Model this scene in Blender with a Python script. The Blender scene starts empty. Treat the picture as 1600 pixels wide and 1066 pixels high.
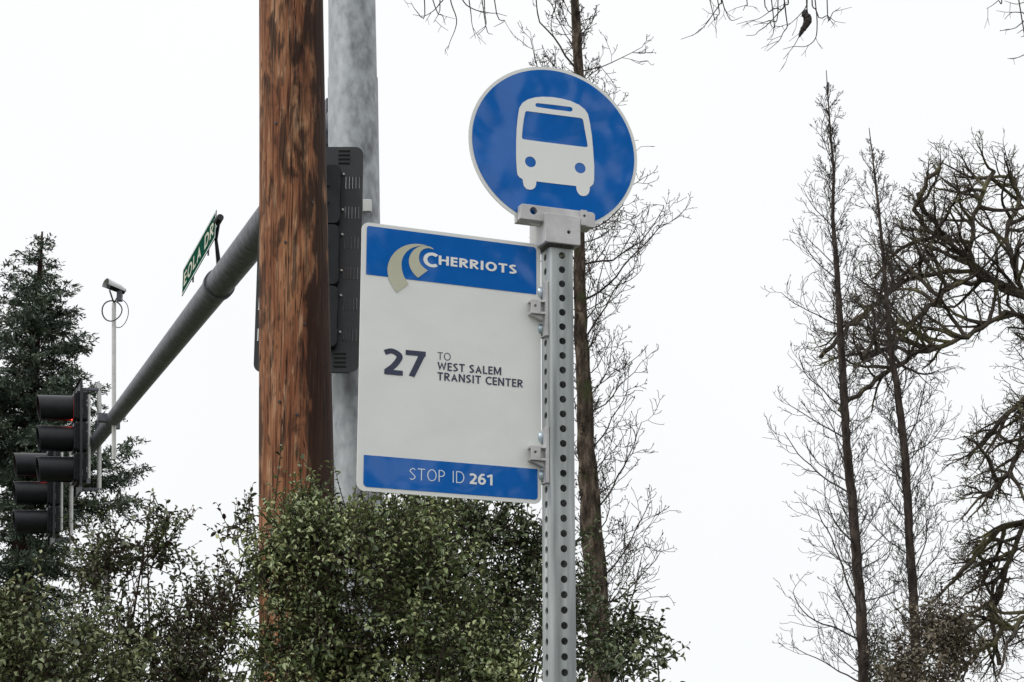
import bpy, bmesh, math, random
import numpy as np
from mathutils import Vector, Matrix
from mathutils.geometry import delaunay_2d_cdt
random.seed(7)
RNG = np.random.default_rng(11)
scene = bpy.context.scene
COL = scene.collection
rad = math.radians

# ------------------------------------------------------------------ camera
EYE = Vector((0, 0, 1.6))
PITCH = rad(14.83)
FPX = 3102.0                      # focal length in pixels of the 1600 px wide photograph
cd = bpy.data.cameras.new('camera')
cam = bpy.data.objects.new('camera', cd)
COL.objects.link(cam)
cam.location = EYE
cam.rotation_euler = (math.pi / 2 + PITCH, 0, 0)
cd.sensor_width = 36
cd.lens = 36 * FPX / 1600
cd.clip_start = 0.05
cd.clip_end = 3000
scene.camera = cam

# ------------------------------------------------------------------ sky, sun, exposure
SUN_EL, SUN_AZ = rad(48), rad(-118)      # behind the camera, to the left
w = bpy.data.worlds.new('World')
scene.world = w
w.use_nodes = True
nt = w.node_tree
nt.nodes.clear()
N = nt.nodes.new
out = N('ShaderNodeOutputWorld'); bg = N('ShaderNodeBackground')
bg.inputs['Strength'].default_value = 0.1
sky = N('ShaderNodeTexSky'); sky.sky_type = 'NISHITA'; sky.sun_disc = False
sky.sun_elevation = SUN_EL; sky.sun_rotation = SUN_AZ
tc = N('ShaderNodeTexCoord'); sep = N('ShaderNodeSeparateXYZ')
nt.links.new(tc.outputs['Generated'], sep.inputs[0])
ramp = N('ShaderNodeValToRGB')             # overcast cloud deck: brighter overhead than low down
ramp.color_ramp.elements[0].position = 0.0; ramp.color_ramp.elements[0].color = (.955, .975, .985, 1)
ramp.color_ramp.elements[1].position = 1.0; ramp.color_ramp.elements[1].color = (1.60, 1.65, 1.70, 1)
e = ramp.color_ramp.elements.new(0.42); e.color = (1.0, 1.01, 1.02, 1)
nt.links.new(sep.outputs['Z'], ramp.inputs[0])
noi = N('ShaderNodeTexNoise'); noi.inputs['Scale'].default_value = 3.0; noi.inputs['Detail'].default_value = 4
nt.links.new(tc.outputs['Generated'], noi.inputs['Vector'])
mr = N('ShaderNodeMapRange'); mr.inputs['To Min'].default_value = 9.8; mr.inputs['To Max'].default_value = 10.6
nt.links.new(noi.outputs['Fac'], mr.inputs['Value'])
vm = N('ShaderNodeVectorMath'); vm.operation = 'SCALE'
nt.links.new(ramp.outputs[0], vm.inputs[0]); nt.links.new(mr.outputs[0], vm.inputs['Scale'])
mx = N('ShaderNodeMix'); mx.data_type = 'RGBA'; mx.inputs['Factor'].default_value = 0.96
nt.links.new(sky.outputs[0], mx.inputs['A']); nt.links.new(vm.outputs[0], mx.inputs['B'])
nt.links.new(mx.outputs['Result'], bg.inputs['Color']); nt.links.new(bg.outputs[0], out.inputs[0])

sl = bpy.data.lights.new('sun', 'SUN'); sl.energy = 1.5; sl.angle = rad(18); sl.color = (1, .97, .93)
sun = bpy.data.objects.new('sun', sl); COL.objects.link(sun)
sd = Vector((math.sin(SUN_AZ) * math.cos(SUN_EL), math.cos(SUN_AZ) * math.cos(SUN_EL), math.sin(SUN_EL)))
sun.rotation_euler = sd.to_track_quat('Z', 'Y').to_euler()
scene.view_settings.view_transform = 'Standard'
scene.view_settings.look = 'None'
scene.view_settings.exposure = 0.0
scene.view_settings.gamma = 1.0
scene.view_settings.use_curve_mapping = False
try:
    scene.cycles.max_bounces = 6
    scene.cycles.diffuse_bounces = 3
except Exception:
    pass

# ------------------------------------------------------------------ measuring helpers
CP, SP = math.cos(PITCH), math.sin(PITCH)
def ray(px, py):
    x, y = (px - 800) / FPX, (533 - py) / FPX
    return Vector((x, CP - y * SP, SP + y * CP))
def at(px, py, Y):
    r = ray(px, py)
    return EYE + r * (Y / r.y)
class Plane:
    """vertical plane, u to the right, z up, n towards the viewer"""
    def __init__(s, o, yaw):
        s.o = Vector(o); s.u = Vector((math.cos(yaw), math.sin(yaw), 0)); s.n = Vector((math.sin(yaw), -math.cos(yaw), 0))
    def uv(s, px, py):
        r = ray(px, py); t = (s.o - EYE).dot(s.n) / r.dot(s.n); q = EYE + r * t - s.o
        return (q.dot(s.u), q.z)
    def w(s, u, v, n=0.0):
        return s.o + s.u * u + s.n * n + Vector((0, 0, v))

# ------------------------------------------------------------------ object helpers
def tag(o, label=None, cat=None, group=None, kind=None):
    if label: o['label'] = label
    if cat: o['category'] = cat
    if group: o['group'] = group
    if kind: o['kind'] = kind
    return o
def thing(name, loc, label, cat, group=None, rz=0.0):
    o = bpy.data.objects.new(name, None); COL.objects.link(o)
    o.location = loc; o.rotation_euler = (0, 0, rz); o.empty_display_size = .1
    return tag(o, label, cat, group)
def copy_tree(o, parent=None):
    c = o.copy(); COL.objects.link(c)
    if parent: c.parent = parent
    for ch in [x for x in bpy.data.objects if x.parent == o]:
        copy_tree(ch, c)
    return c
def root_loc(p):
    while p is not None and p.parent is not None: p = p.parent
    return Vector(p.location) if p is not None else Vector((0, 0, 0))

class MB:
    """collects shapes into one mesh; local=True keeps coordinates as given"""
    def __init__(s): s.v = []; s.f = []; s.attr = None
    def add(s, vs, fs):
        b = len(s.v); s.v.extend([tuple(x) for x in vs]); s.f.extend([tuple(b + i for i in f) for f in fs])
    def box(s, c, sx, sy, sz, M=None):
        vs = [Vector((x * sx / 2, y * sy / 2, z * sz / 2)) for x in (-1, 1) for y in (-1, 1) for z in (-1, 1)]
        if M is not None: vs = [M @ v for v in vs]
        vs = [v + Vector(c) for v in vs]
        s.add(vs, [(0, 1, 3, 2), (4, 6, 7, 5), (0, 4, 5, 1), (2, 3, 7, 6), (0, 2, 6, 4), (1, 5, 7, 3)])
    def tube(s, pts, rs, n=8, cap=True):
        pts = [Vector(p) for p in pts]
        if not hasattr(rs, '__len__'): rs = [rs] * len(pts)
        b = len(s.v); T = None; a = None
        for i, p in enumerate(pts):
            if i == 0: t = pts[1] - p
            elif i == len(pts) - 1: t = p - pts[i - 1]
            else: t = pts[i + 1] - pts[i - 1]
            t = t.normalized() if t.length > 1e-9 else Vector((0, 0, 1))
            if a is None:
                a = t.orthogonal().normalized()
            else:
                a = a - t * a.dot(t)
                a = a.normalized() if a.length > 1e-6 else t.orthogonal().normalized()
            c = t.cross(a)
            for k in range(n):
                q = 2 * math.pi * k / n
                s.v.append(tuple(p + (a * math.cos(q) + c * math.sin(q)) * rs[i]))
        for i in range(len(pts) - 1):
            for k in range(n):
                k2 = (k + 1) % n
                s.f.append((b + i * n + k, b + i * n + k2, b + (i + 1) * n + k2, b + (i + 1) * n + k))
        if cap:
            s.f.append(tuple(b + k for k in range(n))[::-1])
            s.f.append(tuple(b + (len(pts) - 1) * n + k for k in range(n)))
    def build(s, name, mat, parent=None, local=False, smooth=False, bevel=0.0, autosmooth=None):
        me = bpy.data.meshes.new(name)
        o0 = Vector((0, 0, 0)) if (local or parent is None) else root_loc(parent)
        V = np.zeros((0, 3))
        if len(s.v):
            V = np.array(s.v, dtype=np.float32) - np.array(o0, dtype=np.float32)
        me.from_pydata(V.tolist(), [], s.f)
        me.update()
        bm = bmesh.new(); bm.from_mesh(me)
        if len(s.v) < 20000:
            bmesh.ops.recalc_face_normals(bm, faces=bm.faces)
        if bevel:
            ed = [e for e in bm.edges if e.is_manifold and e.calc_face_angle(0) > rad(40)]
            bmesh.ops.bevel(bm, geom=ed, offset=bevel, segments=2, affect='EDGES', profile=.6)
        bm.to_mesh(me); bm.free()
        if smooth:
            me.polygons.foreach_set('use_smooth', [True] * len(me.polygons))
            if autosmooth: me.set_sharp_from_angle(angle=rad(autosmooth))
        me.materials.append(mat)
        o = bpy.data.objects.new(name, me); COL.objects.link(o)
        if parent is not None: o.parent = parent
        return o

# ------------------------------------------------------------------ flat shapes (union / difference by CDT)
def cdt_tris(add, sub, eps=1e-6):
    vs, fs = [], []
    for poly in list(add) + list(sub):
        a = sum(poly[i][0] * poly[(i + 1) % len(poly)][1] - poly[(i + 1) % len(poly)][0] * poly[i][1] for i in range(len(poly)))
        p = poly if a > 0 else poly[::-1]
        b = len(vs); vs += [Vector((x, y)) for x, y in p]; fs.append(list(range(b, b + len(p))))
    r = delaunay_2d_cdt(vs, [], fs, 0, eps)
    na = len(add); keep = []
    for f, of in zip(r[2], r[5]):
        if any(i < na for i in of) and not any(i >= na for i in of): keep.append(f)
    return [(v.x, v.y) for v in r[0]], keep
def flat(mb, to3, add, sub=(), n0=0.0, scale=100.0):
    v, f = cdt_tris([[(x * scale, y * scale) for x, y in p] for p in add], [[(x * scale, y * scale) for x, y in p] for p in sub], 1e-4)
    mb.add([to3(x / scale, y / scale, n0) for x, y in v], f)
def slab(mb, to3, add, sub, n0, n1, scale=100.0):
    """flat shape with thickness, from n0 (back) to n1 (front)"""
    v, f = cdt_tris([[(x * scale, y * scale) for x, y in p] for p in add], [[(x * scale, y * scale) for x, y in p] for p in sub], 1e-4)
    v = [(x / scale, y / scale) for x, y in v]; n = len(v)
    cnt = {}
    for t in f:
        for i in range(len(t)):
            e = (t[i], t[(i + 1) % len(t)]); cnt[e] = cnt.get(e, 0) + 1
    fs = [tuple(n + i for i in t) for t in f] + [tuple(t[::-1]) for t in f]
    for (a, b) in cnt:
        if (b, a) not in cnt: fs.append((a, b, n + b, n + a))
    mb.add([to3(x, y, n0) for x, y in v] + [to3(x, y, n1) for x, y in v], fs)
def rrect(x0, y0, x1, y1, r, k=5):
    if not hasattr(r, '__len__'): r = [r] * 4        # bl, br, tr, tl
    P = []
    for (cx, cy, a, rr) in ((x0, y0, 180, r[0]), (x1, y0, 270, r[1]), (x1, y1, 0, r[2]), (x0, y1, 90, r[3])):
        if rr <= 0: P.append((cx, cy)); continue
        qx = cx + rr * (1 if cx == x0 else -1); qy = cy + rr * (1 if cy == y0 else -1)
        for i in range(k + 1):
            t = rad(a + 90 * i / k); P.append((qx + rr * math.cos(t), qy + rr * math.sin(t)))
    return P
def quad_round(C, r, k=5):
    """rounded quadrilateral from 4 corners in order"""
    P = []
    if not hasattr(r, '__len__'): r = [r] * 4
    for i in range(4):
        p = Vector(C[i]); a = Vector(C[i - 1]); b = Vector(C[(i + 1) % 4])
        A = p + (a - p).normalized() * r[i]; B = p + (b - p).normalized() * r[i]
        if r[i] <= 0: P.append(tuple(p)); continue
        for j in range(k + 1):
            t = j / k; q = A * (1 - t) ** 2 + p * (2 * t * (1 - t)) * 1.0 + B * t ** 2
            # pull towards a circular corner
            P.append((q.x, q.y))
    return P
def ell(cx, cy, rx, ry, n=64):
    return [(cx + rx * math.cos(2 * math.pi * i / n), cy + ry * math.sin(2 * math.pi * i / n)) for i in range(n)]
def catmull(P, k=6, closed=False):
    P = [Vector(p) for p in P]; n = len(P); O = []
    rng = range(n) if closed else range(n - 1)
    for i in rng:
        p1, p2 = P[i], P[(i + 1) % n]
        p0 = P[i - 1] if (closed or i > 0) else p1 * 2 - p2
        p3 = P[(i + 2) % n] if (closed or i + 2 < n) else p2 * 2 - p1
        for j in range(k):
            t = j / k
            O.append(0.5 * ((2 * p1) + (p2 - p0) * t + (2 * p0 - 5 * p1 + 4 * p2 - p3) * t * t + (3 * p1 - p0 - 3 * p2 + p3) * t ** 3))
    if not closed: O.append(P[-1])
    return O

# ------------------------------------------------------------------ lettering drawn as strokes (cap height 1)
def arc(cx, cy, rx, ry, a0, a1, n=14):
    return [(cx + rx * math.cos(rad(a0 + (a1 - a0) * i / n)), cy + ry * math.sin(rad(a0 + (a1 - a0) * i / n))) for i in range(n + 1)]
def sm(P, k=6): return [(p.x, p.y) for p in catmull([Vector((x, y)) for x, y in P], k)]
def glyph(c, w):
    h = w / 2; T = 1 - h
    if c == 'I': return [[(h + .03, 0), (h + .03, 1)]], w + .06
    if c == 'T': return [[(0, T), (.56 + h, T)], [(.28 + h / 2, 0), (.28 + h / 2, 1 - w * .5)]], .56 + h
    if c == 'H': W = .56 + w; return [[(h, 0), (h, 1)], [(W - h, 0), (W - h, 1)], [(h, .52), (W - h, .52)]], W
    if c == 'E': W = .42 + h; return [[(h, 0), (h, 1)], [(h, T), (W, T)], [(h, .52), (W * .95, .52)], [(h, h), (W, h)]], W
    if c == 'L': W = .42 + h; return [[(h, 0), (h, 1)], [(h, h), (W, h)]], W
    if c == 'N': W = .54 + w; return [[(h, 0), (h, 1)], [(W - h, 0), (W - h, 1)], [(h, 1), (W - h, 0)]], W
    if c == 'M': W = .70 + w; return [[(h, 0), (h, 1)], [(W - h, 0), (W - h, 1)], [(h * 1.1, 1), (W / 2, .08), (W - h * 1.1, 1)]], W
    if c == 'W': W = .86 + w; return [[(h, 1), (W * .27, 0.04), (W / 2, .96), (W * .73, 0.04), (W - h, 1)]], W
    if c == 'A': W = .58 + w; return [[(h, 0), (W / 2, .955), (W - h, 0)], [(W * .23, .33), (W * .77, .33)]], W
    if c == 'O': W = .66 + w; return [arc(W / 2, .5, W / 2 - h, .51 - h, 0, 360, 28)], W
    if c == 'C': W = .56 + w; return [arc(.36 + h, .5, .36, .51 - h, 48, 312, 24)], .60 + h
    if c == 'D': W = .58 + w; return [[(h, 0), (h, 1)], [(h, T)] + arc(W * .40, .5, W * .60 - h, .5 - h, 90, -90, 18) + [(h, h)]], W
    if c == 'P': W = .42 + w; return [[(h, 0), (h, 1)], [(h, T)] + arc(W * .42, .71, W * .58 - h, .29 - h, 90, -90, 14) + [(h, .42 + h)]], W
    if c == 'R': W = .46 + w; return [[(h, 0), (h, 1)], [(h, T)] + arc(W * .40, .71, W * .56 - h, .29 - h, 90, -90, 14) + [(h, .42 + h)], [(W * .42, .44), (W - h * .6, 0)]], W
    if c == 'S':
        W = .40 + w
        return [sm([(W - h * .9, .86 - h * .15), (W * .56, T + .005), (h * 1.05, .765), (W * .50, .51), (W - h, .255), (W * .46, h - .005), (h * .5, .10 + h * .25)], 8)], W
    if c == '2':
        W = .44 + w
        return [sm([(h * .6, .845 - h * .15), (W * .46, T), (W - h * 1.15, .73), (W * .60, .40), (h * 1.2, h + .01)], 8), [(h * .55, h), (W, h)]], W
    if c == '7': W = .46 + w; return [[(0, T), (W - .02, T)], [(W - h * 1.15, 1 - h * .8), (W * .30, 0)]], W
    if c == '6':
        W = .46 + w; R = W / 2 - h
        return [arc(W / 2, .33, R, .335 - h, 0, 360, 24), sm([(W - h * 1.3, 1 - h * 1.15), (W * .52, .93), (h * 1.25, .62), (h, .33)], 8)], W
    if c == '1': W = .26 + w; return [[(W - h, 0), (W - h, 1)], [(W - h * 1.2, 1 - h * .4), (h * .2, .76)]], W + .06
    return [], .28
def strip(P, w):
    P = [Vector(p) for p in P]; closed = (P[0] - P[-1]).length < 1e-6
    L, R, n = [], [], len(P)
    for i in range(n):
        a = P[i - 1] if i > 0 else (P[-2] if closed else None)
        b = P[i + 1] if i < n - 1 else (P[1] if closed else None)
        d1 = (P[i] - a).normalized() if a is not None else None
        d2 = (b - P[i]).normalized() if b is not None else None
        d1 = d1 or d2; d2 = d2 or d1
        t = (d1 + d2)
        t = t.normalized() if t.length > 1e-6 else d1
        m = Vector((-t.y, t.x)); k = max(m.dot(Vector((-d1.y, d1.x))), .28)
        L.append(P[i] + m * (w / 2 / k)); R.append(P[i] - m * (w / 2 / k))
    return [[tuple(L[i]), tuple(L[i + 1]), tuple(R[i + 1]), tuple(R[i])] for i in range(n - 1)]
def union_tris(polys, eps=1e-5):
    vs, fs = [], []
    for p in polys:
        b = len(vs); vs += [Vector(q) for q in p]; fs.append(list(range(b, b + len(p))))
    ed = [(f[i], f[(i + 1) % len(f)]) for f in fs for i in range(len(f))]
    r = delaunay_2d_cdt(vs, ed, [], 0, eps)
    bb = [(min(q[0] for q in p), max(q[0] for q in p), min(q[1] for q in p), max(q[1] for q in p)) for p in polys]
    keep = []
    for f in r[2]:
        x = sum(r[0][i].x for i in f) / len(f); y = sum(r[0][i].y for i in f) / len(f)
        for p, b in zip(polys, bb):
            if b[0] <= x <= b[1] and b[2] <= y <= b[3] and inpoly(x, y, p): keep.append(f); break
    return [(v.x, v.y) for v in r[0]], keep
def inpoly(x, y, P):
    r = False; j_ = len(P) - 1
    for i in range(len(P)):
        if (P[i][1] > y) != (P[j_][1] > y) and x < (P[j_][0] - P[i][0]) * (y - P[i][1]) / (P[j_][1] - P[i][1]) + P[i][0]: r = not r
        j_ = i
    return r
def text_polys(s, w, gap):
    x = 0; polys = []
    for c in s:
        st, adv = glyph(c, w)
        for q in st:
            for poly in strip(q, w): polys.append([(a + x, min(1.012, max(-.012, b))) for a, b in poly])
        x += adv + gap
    return polys, x - gap
def lettering(pl, s, w, gap, pl0, pr0, hpx, n, name, mat, parent, hscale=1.0):
    """text whose baseline runs from pixel pl0 to pixel pr0 on plane pl, cap height hpx pixels"""
    a = Vector(pl.uv(*pl0)); b = Vector(pl.uv(*pr0)); t = Vector(pl.uv(pl0[0], pl0[1] - hpx))
    H = (t - a).length; L = (b - a).length
    polys, W = text_polys(s, w, gap)
    ex = (b - a) / W; ey = Vector((0, 1)) * H
    mb = MB()
    tris_v, tris = union_tris(polys)
    mb.add([pl.w(*(a + ex * x + ey * y), n) for x, y in tris_v], tris)
    return mb.build(name, mat, parent)

# ------------------------------------------------------------------ materials
def principled(name):
    m = bpy.data.materials.new(name); m.use_nodes = True
    return m, m.node_tree, m.node_tree.nodes['Principled BSDF']
def mat(name, cols, rough=.6, metal=0.0, scale=8.0, stretch=(1, 1, 1), detail=6, bump=0.0, bscale=None, spec=.5, pos=None, dist=.005, rvar=0.0, bdetail=5, bstretch=None):
    """procedural surface: colour ramp over stretched noise in object space, with bump"""
    m, t, b = principled(name); L = t.links.new
    tc = t.nodes.new('ShaderNodeTexCoord'); mp = t.nodes.new('ShaderNodeMapping'); mp.inputs['Scale'].default_value = stretch
    L(tc.outputs['Object'], mp.inputs[0])
    n = t.nodes.new('ShaderNodeTexNoise'); n.inputs['Scale'].default_value = scale; n.inputs['Detail'].default_value = detail
    L(mp.outputs[0], n.inputs['Vector'])
    r = t.nodes.new('ShaderNodeValToRGB')
    if pos is None: pos = [.3 + .4 * i / max(1, len(cols) - 1) for i in range(len(cols))]
    E_ = r.color_ramp.elements
    while len(E_) < len(cols): E_.new(.5)
    for e, c, p in zip(E_, cols, pos): e.position = p; e.color = (*c, 1)
    L(n.outputs['Fac'], r.inputs[0]); L(r.outputs[0], b.inputs['Base Color'])
    b.inputs['Roughness'].default_value = rough; b.inputs['Metallic'].default_value = metal
    b.inputs['Specular IOR Level'].default_value = spec
    if rvar:
        mr = t.nodes.new('ShaderNodeMapRange'); mr.inputs['To Min'].default_value = rough - rvar; mr.inputs['To Max'].default_value = rough + rvar
        L(n.outputs['Fac'], mr.inputs['Value']); L(mr.outputs[0], b.inputs['Roughness'])
    if bump:
        n2 = t.nodes.new('ShaderNodeTexNoise'); n2.inputs['Scale'].default_value = bscale or scale * 3; n2.inputs['Detail'].default_value = bdetail
        if bstretch:
            mp3 = t.nodes.new('ShaderNodeMapping'); mp3.inputs['Scale'].default_value = bstretch; L(tc.outputs['Object'], mp3.inputs[0]); L(mp3.outputs[0], n2.inputs['Vector'])
        else: L(mp.outputs[0], n2.inputs['Vector'])
        bp = t.nodes.new('ShaderNodeBump'); bp.inputs['Strength'].default_value = bump; bp.inputs['Distance'].default_value = dist
        L(n2.outputs['Fac'], bp.inputs['Height']); L(bp.outputs[0], b.inputs['Normal'])
    return m
def sheet_mat(name, c1, c2, rough, bump, scale, stretch, dist):
    return mat(name, [c1, c2], rough, 0, 25, (1, 1, 1), 4, bump, scale, .5, None, dist)
M = {}
M['blue'] = mat('blue_vinyl', [(.005, .112, .42), (.008, .125, .46)], .07, 0, 30, (1, 1, 1), 4, .7, 6.5, .5, None, .012, bdetail=1.6, bstretch=(1, 1, 1.1))
M['white'] = mat('white_sheeting', [(.70, .71, .685), (.76, .765, .74)], .4, 0, 9, (1, 1, 1.4), 5, .25, 9, .4, None, .006)
M['symbol'] = mat('white_vinyl', [(.74, .75, .72), (.77, .775, .75)], .4, 0, 9, (1, 1, 1), 4)
M['navy'] = mat('navy_ink', [(.022, .028, .062), (.03, .036, .075)], .4, 0, 40)
M['lightink'] = mat('pale_ink', [(.62, .70, .80), (.70, .78, .86)], .4, 0, 40)
M['beige'] = mat('beige_ink', [(.44, .44, .32), (.50, .50, .38)], .4, 0, 12)
M['alu'] = mat('cast_aluminium', [(.40, .39, .39), (.58, .57, .57)], .5, .35, 22, (1, 1, 1), 6, .25, 120, .5, None, .002)
M['galv'] = mat('galvanised_steel', [(.17, .18, .185), (.32, .345, .34), (.52, .55, .545)], .42, .45, 30, (1.8, 1.8, .12), 8, .1, 90, .5, [.30, .5, .72], .001, .1)
M['bolt'] = mat('zinc_bolt', [(.36, .45, .50), (.52, .60, .64)], .35, .6, 60)
M['dark_in'] = mat('tube_inside', [(.03, .03, .03), (.06, .06, .06)], .7)
M['signalblack'] = mat('signal_black_paint', [(.007, .008, .010), (.013, .014, .017)], .42, 0, 14, (1, 1, 1), 5, .15, 60, .28)
M['plateblack'] = mat('backplate_black', [(.011, .012, .014), (.021, .023, .026)], .5, 0, 9, (1, 1, 1), 5)
M['armsteel'] = mat('weathered_arm_steel', [(.05, .055, .066), (.095, .103, .12), (.145, .152, .172)], .5, .2, 18, (1, 1, 1), 7, .3, 60, .5, None, .003)
M['pipe'] = mat('pale_pipe', [(.46, .46, .45), (.60, .60, .58)], .45, .2, 14)
M['camwhite'] = mat('camera_housing_white', [(.48, .49, .49), (.60, .61, .61)], .4, 0, 14)
M['cable'] = mat('black_cable', [(.02, .02, .022), (.04, .04, .045)], .5)
M['green_sign'] = mat('green_sheeting', [(.008, .060, .038), (.012, .075, .048)], .95, 0, 20, spec=.0)
M['sticker'] = mat('white_label', [(.6, .62, .6), (.7, .72, .7)], .5)

def pole_galv():
    m, t, b = principled('spangled_zinc'); L = t.links.new
    tc = t.nodes.new('ShaderNodeTexCoord')
    v = t.nodes.new('ShaderNodeTexVoronoi'); v.inputs['Scale'].default_value = 26
    mp = t.nodes.new('ShaderNodeMapping'); mp.inputs['Scale'].default_value = (1, 1, .55)
    L(tc.outputs['Object'], mp.inputs[0])
    nw = t.nodes.new('ShaderNodeTexNoise'); nw.inputs['Scale'].default_value = 9; nw.inputs['Detail'].default_value = 8
    L(mp.outputs[0], nw.inputs['Vector']); L(mp.outputs[0], v.inputs['Vector'])
    mp2 = t.nodes.new('ShaderNodeMapping'); mp2.inputs['Scale'].default_value = (4, 4, .5); L(tc.outputs['Object'], mp2.inputs[0])
    n2 = t.nodes.new('ShaderNodeTexNoise'); n2.inputs['Scale'].default_value = 2.2; n2.inputs['Detail'].default_value = 7; L(mp2.outputs[0], n2.inputs['Vector'])
    a = t.nodes.new('ShaderNodeMath'); a.operation = 'MULTIPLY_ADD'; a.inputs[1].default_value = .14
    L(v.outputs['Color'], a.inputs[0]); L(nw.outputs['Fac'], a.inputs[2])
    a2 = t.nodes.new('ShaderNodeMath'); a2.operation = 'MULTIPLY_ADD'; a2.inputs[1].default_value = .22
    L(n2.outputs['Fac'], a2.inputs[0]); L(a.outputs[0], a2.inputs[2])
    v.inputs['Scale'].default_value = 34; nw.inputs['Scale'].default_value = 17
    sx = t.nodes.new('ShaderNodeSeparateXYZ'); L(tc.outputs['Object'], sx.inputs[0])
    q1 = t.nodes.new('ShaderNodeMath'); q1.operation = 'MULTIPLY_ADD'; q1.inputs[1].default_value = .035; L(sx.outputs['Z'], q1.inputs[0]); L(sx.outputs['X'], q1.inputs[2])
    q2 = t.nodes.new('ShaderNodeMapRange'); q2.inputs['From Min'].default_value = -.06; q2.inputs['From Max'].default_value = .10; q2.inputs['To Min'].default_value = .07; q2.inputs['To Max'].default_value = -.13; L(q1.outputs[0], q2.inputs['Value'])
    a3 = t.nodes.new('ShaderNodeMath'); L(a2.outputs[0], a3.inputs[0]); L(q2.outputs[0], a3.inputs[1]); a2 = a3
    r = t.nodes.new('ShaderNodeValToRGB'); el = r.color_ramp.elements
    el[0].position = .30; el[0].color = (.12, .125, .14, 1); el[1].position = .98; el[1].color = (.46, .485, .50, 1)
    e = el.new(.66); e.color = (.33, .35, .365, 1)
    L(a2.outputs[0], r.inputs[0]); L(r.outputs[0], b.inputs['Base Color'])
    b.inputs['Roughness'].default_value = .5; b.inputs['Metallic'].default_value = .35
    return m
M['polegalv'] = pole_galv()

def wood():
    m, t, b = principled('creosoted_wood'); L = t.links.new
    tc = t.nodes.new('ShaderNodeTexCoord')
    def noise(st, sc, det=6, off=(0, 0, 0), dst=0.0):
        mp = t.nodes.new('ShaderNodeMapping'); mp.inputs['Scale'].default_value = st; mp.inputs['Location'].default_value = off
        L(tc.outputs['Object'], mp.inputs[0])
        n = t.nodes.new('ShaderNodeTexNoise'); n.inputs['Scale'].default_value = sc; n.inputs['Detail'].default_value = det; n.inputs['Distortion'].default_value = dst
        L(mp.outputs[0], n.inputs['Vector']); return n.outputs['Fac']
    def math_(op, a, b_, c=None):
        q = t.nodes.new('ShaderNodeMath'); q.operation = op
        for i, x in enumerate((a, b_, c)):
            if x is None: continue
            if hasattr(x, 'is_output'): L(x, q.inputs[i])
            else: q.inputs[i].default_value = x
        return q.outputs[0]
    def rampn(f, st):
        r = t.nodes.new('ShaderNodeValToRGB'); el = r.color_ramp.elements
        while len(el) < len(st): el.new(.5)
        for e_, (p, c) in zip(el, st): e_.position = p; e_.color = (*c, 1)
        L(f, r.inputs[0]); return r.outputs[0]
    def mixc(f, a, c, mode='MIX'):
        q = t.nodes.new('ShaderNodeMix'); q.data_type = 'RGBA'; q.blend_type = mode
        L(f, q.inputs['Factor']) if hasattr(f, 'is_output') else setattr(q.inputs['Factor'], 'default_value', f)
        for k, x in (('A', a), ('B', c)):
            if hasattr(x, 'is_output'): L(x, q.inputs[k])
            else: q.inputs[k].default_value = (*x, 1)
        return q.outputs['Result']
    grain = noise((34, 34, 2.0), 1.0, 9, dst=.4)
    fine = noise((110, 110, 2.6), 1.0, 6)
    g = math_('ADD', math_('MULTIPLY', grain, .55), math_('MULTIPLY', fine, .5))
    base = rampn(g, [(.38, (.068, .026, .017)), (.48, (.225, .092, .046)), (.57, (.40, .20, .102)), (.68, (.58, .39, .25))])
    fib = math_('MULTIPLY', math_('SUBTRACT', g, .525), 1.1)          # fibres break up every edge of stain and flake
    def edged(f, lo, hi):
        return rampn(math_('ADD', f, fib), [(lo, (0, 0, 0)), (hi, (1, 1, 1))])
    red = noise((6, 6, .9), 1.0, 5, (3, 1, 2))
    base = mixc(math_('MULTIPLY', edged(red, .46, .64), .6), base, (.125, .030, .016))
    fl = noise((30, 30, 6), 1.0, 6, (5, 2, 0), .6)
    base = mixc(math_('MULTIPLY', edged(fl, .56, .68), .65), base, (.46, .28, .17))
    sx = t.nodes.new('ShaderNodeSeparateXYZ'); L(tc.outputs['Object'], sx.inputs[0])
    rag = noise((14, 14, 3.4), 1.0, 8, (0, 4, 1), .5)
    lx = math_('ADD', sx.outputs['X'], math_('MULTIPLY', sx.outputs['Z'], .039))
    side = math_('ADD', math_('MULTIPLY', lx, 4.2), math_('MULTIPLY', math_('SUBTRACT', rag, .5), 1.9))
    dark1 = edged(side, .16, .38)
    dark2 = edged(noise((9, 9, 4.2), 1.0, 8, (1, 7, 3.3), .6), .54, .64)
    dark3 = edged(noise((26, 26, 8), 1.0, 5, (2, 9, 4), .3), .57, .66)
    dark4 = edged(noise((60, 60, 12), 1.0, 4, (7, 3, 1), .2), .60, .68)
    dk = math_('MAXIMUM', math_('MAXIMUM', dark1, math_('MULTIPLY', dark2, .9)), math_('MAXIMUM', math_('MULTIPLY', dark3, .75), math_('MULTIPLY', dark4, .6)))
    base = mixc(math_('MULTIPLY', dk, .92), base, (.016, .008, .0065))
    cr = noise((26, 26, .55), 1.0, 3, (9, 2, 5), .2)                  # drying cracks
    crk = rampn(math_('ABSOLUTE', math_('SUBTRACT', cr, .5), None), [(.004, (1, 1, 1)), (.012, (0, 0, 0))])
    base = mixc(math_('MULTIPLY', crk, .85), base, (.010, .006, .005))
    L(base, b.inputs['Base Color'])
    b.inputs['Roughness'].default_value = .7; b.inputs['Specular IOR Level'].default_value = .12
    bp = t.nodes.new('ShaderNodeBump'); bp.inputs['Strength'].default_value = .8; bp.inputs['Distance'].default_value = .012
    L(g, bp.inputs['Height']); L(bp.outputs[0], b.inputs['Normal'])
    return m
M['wood'] = wood()

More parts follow.
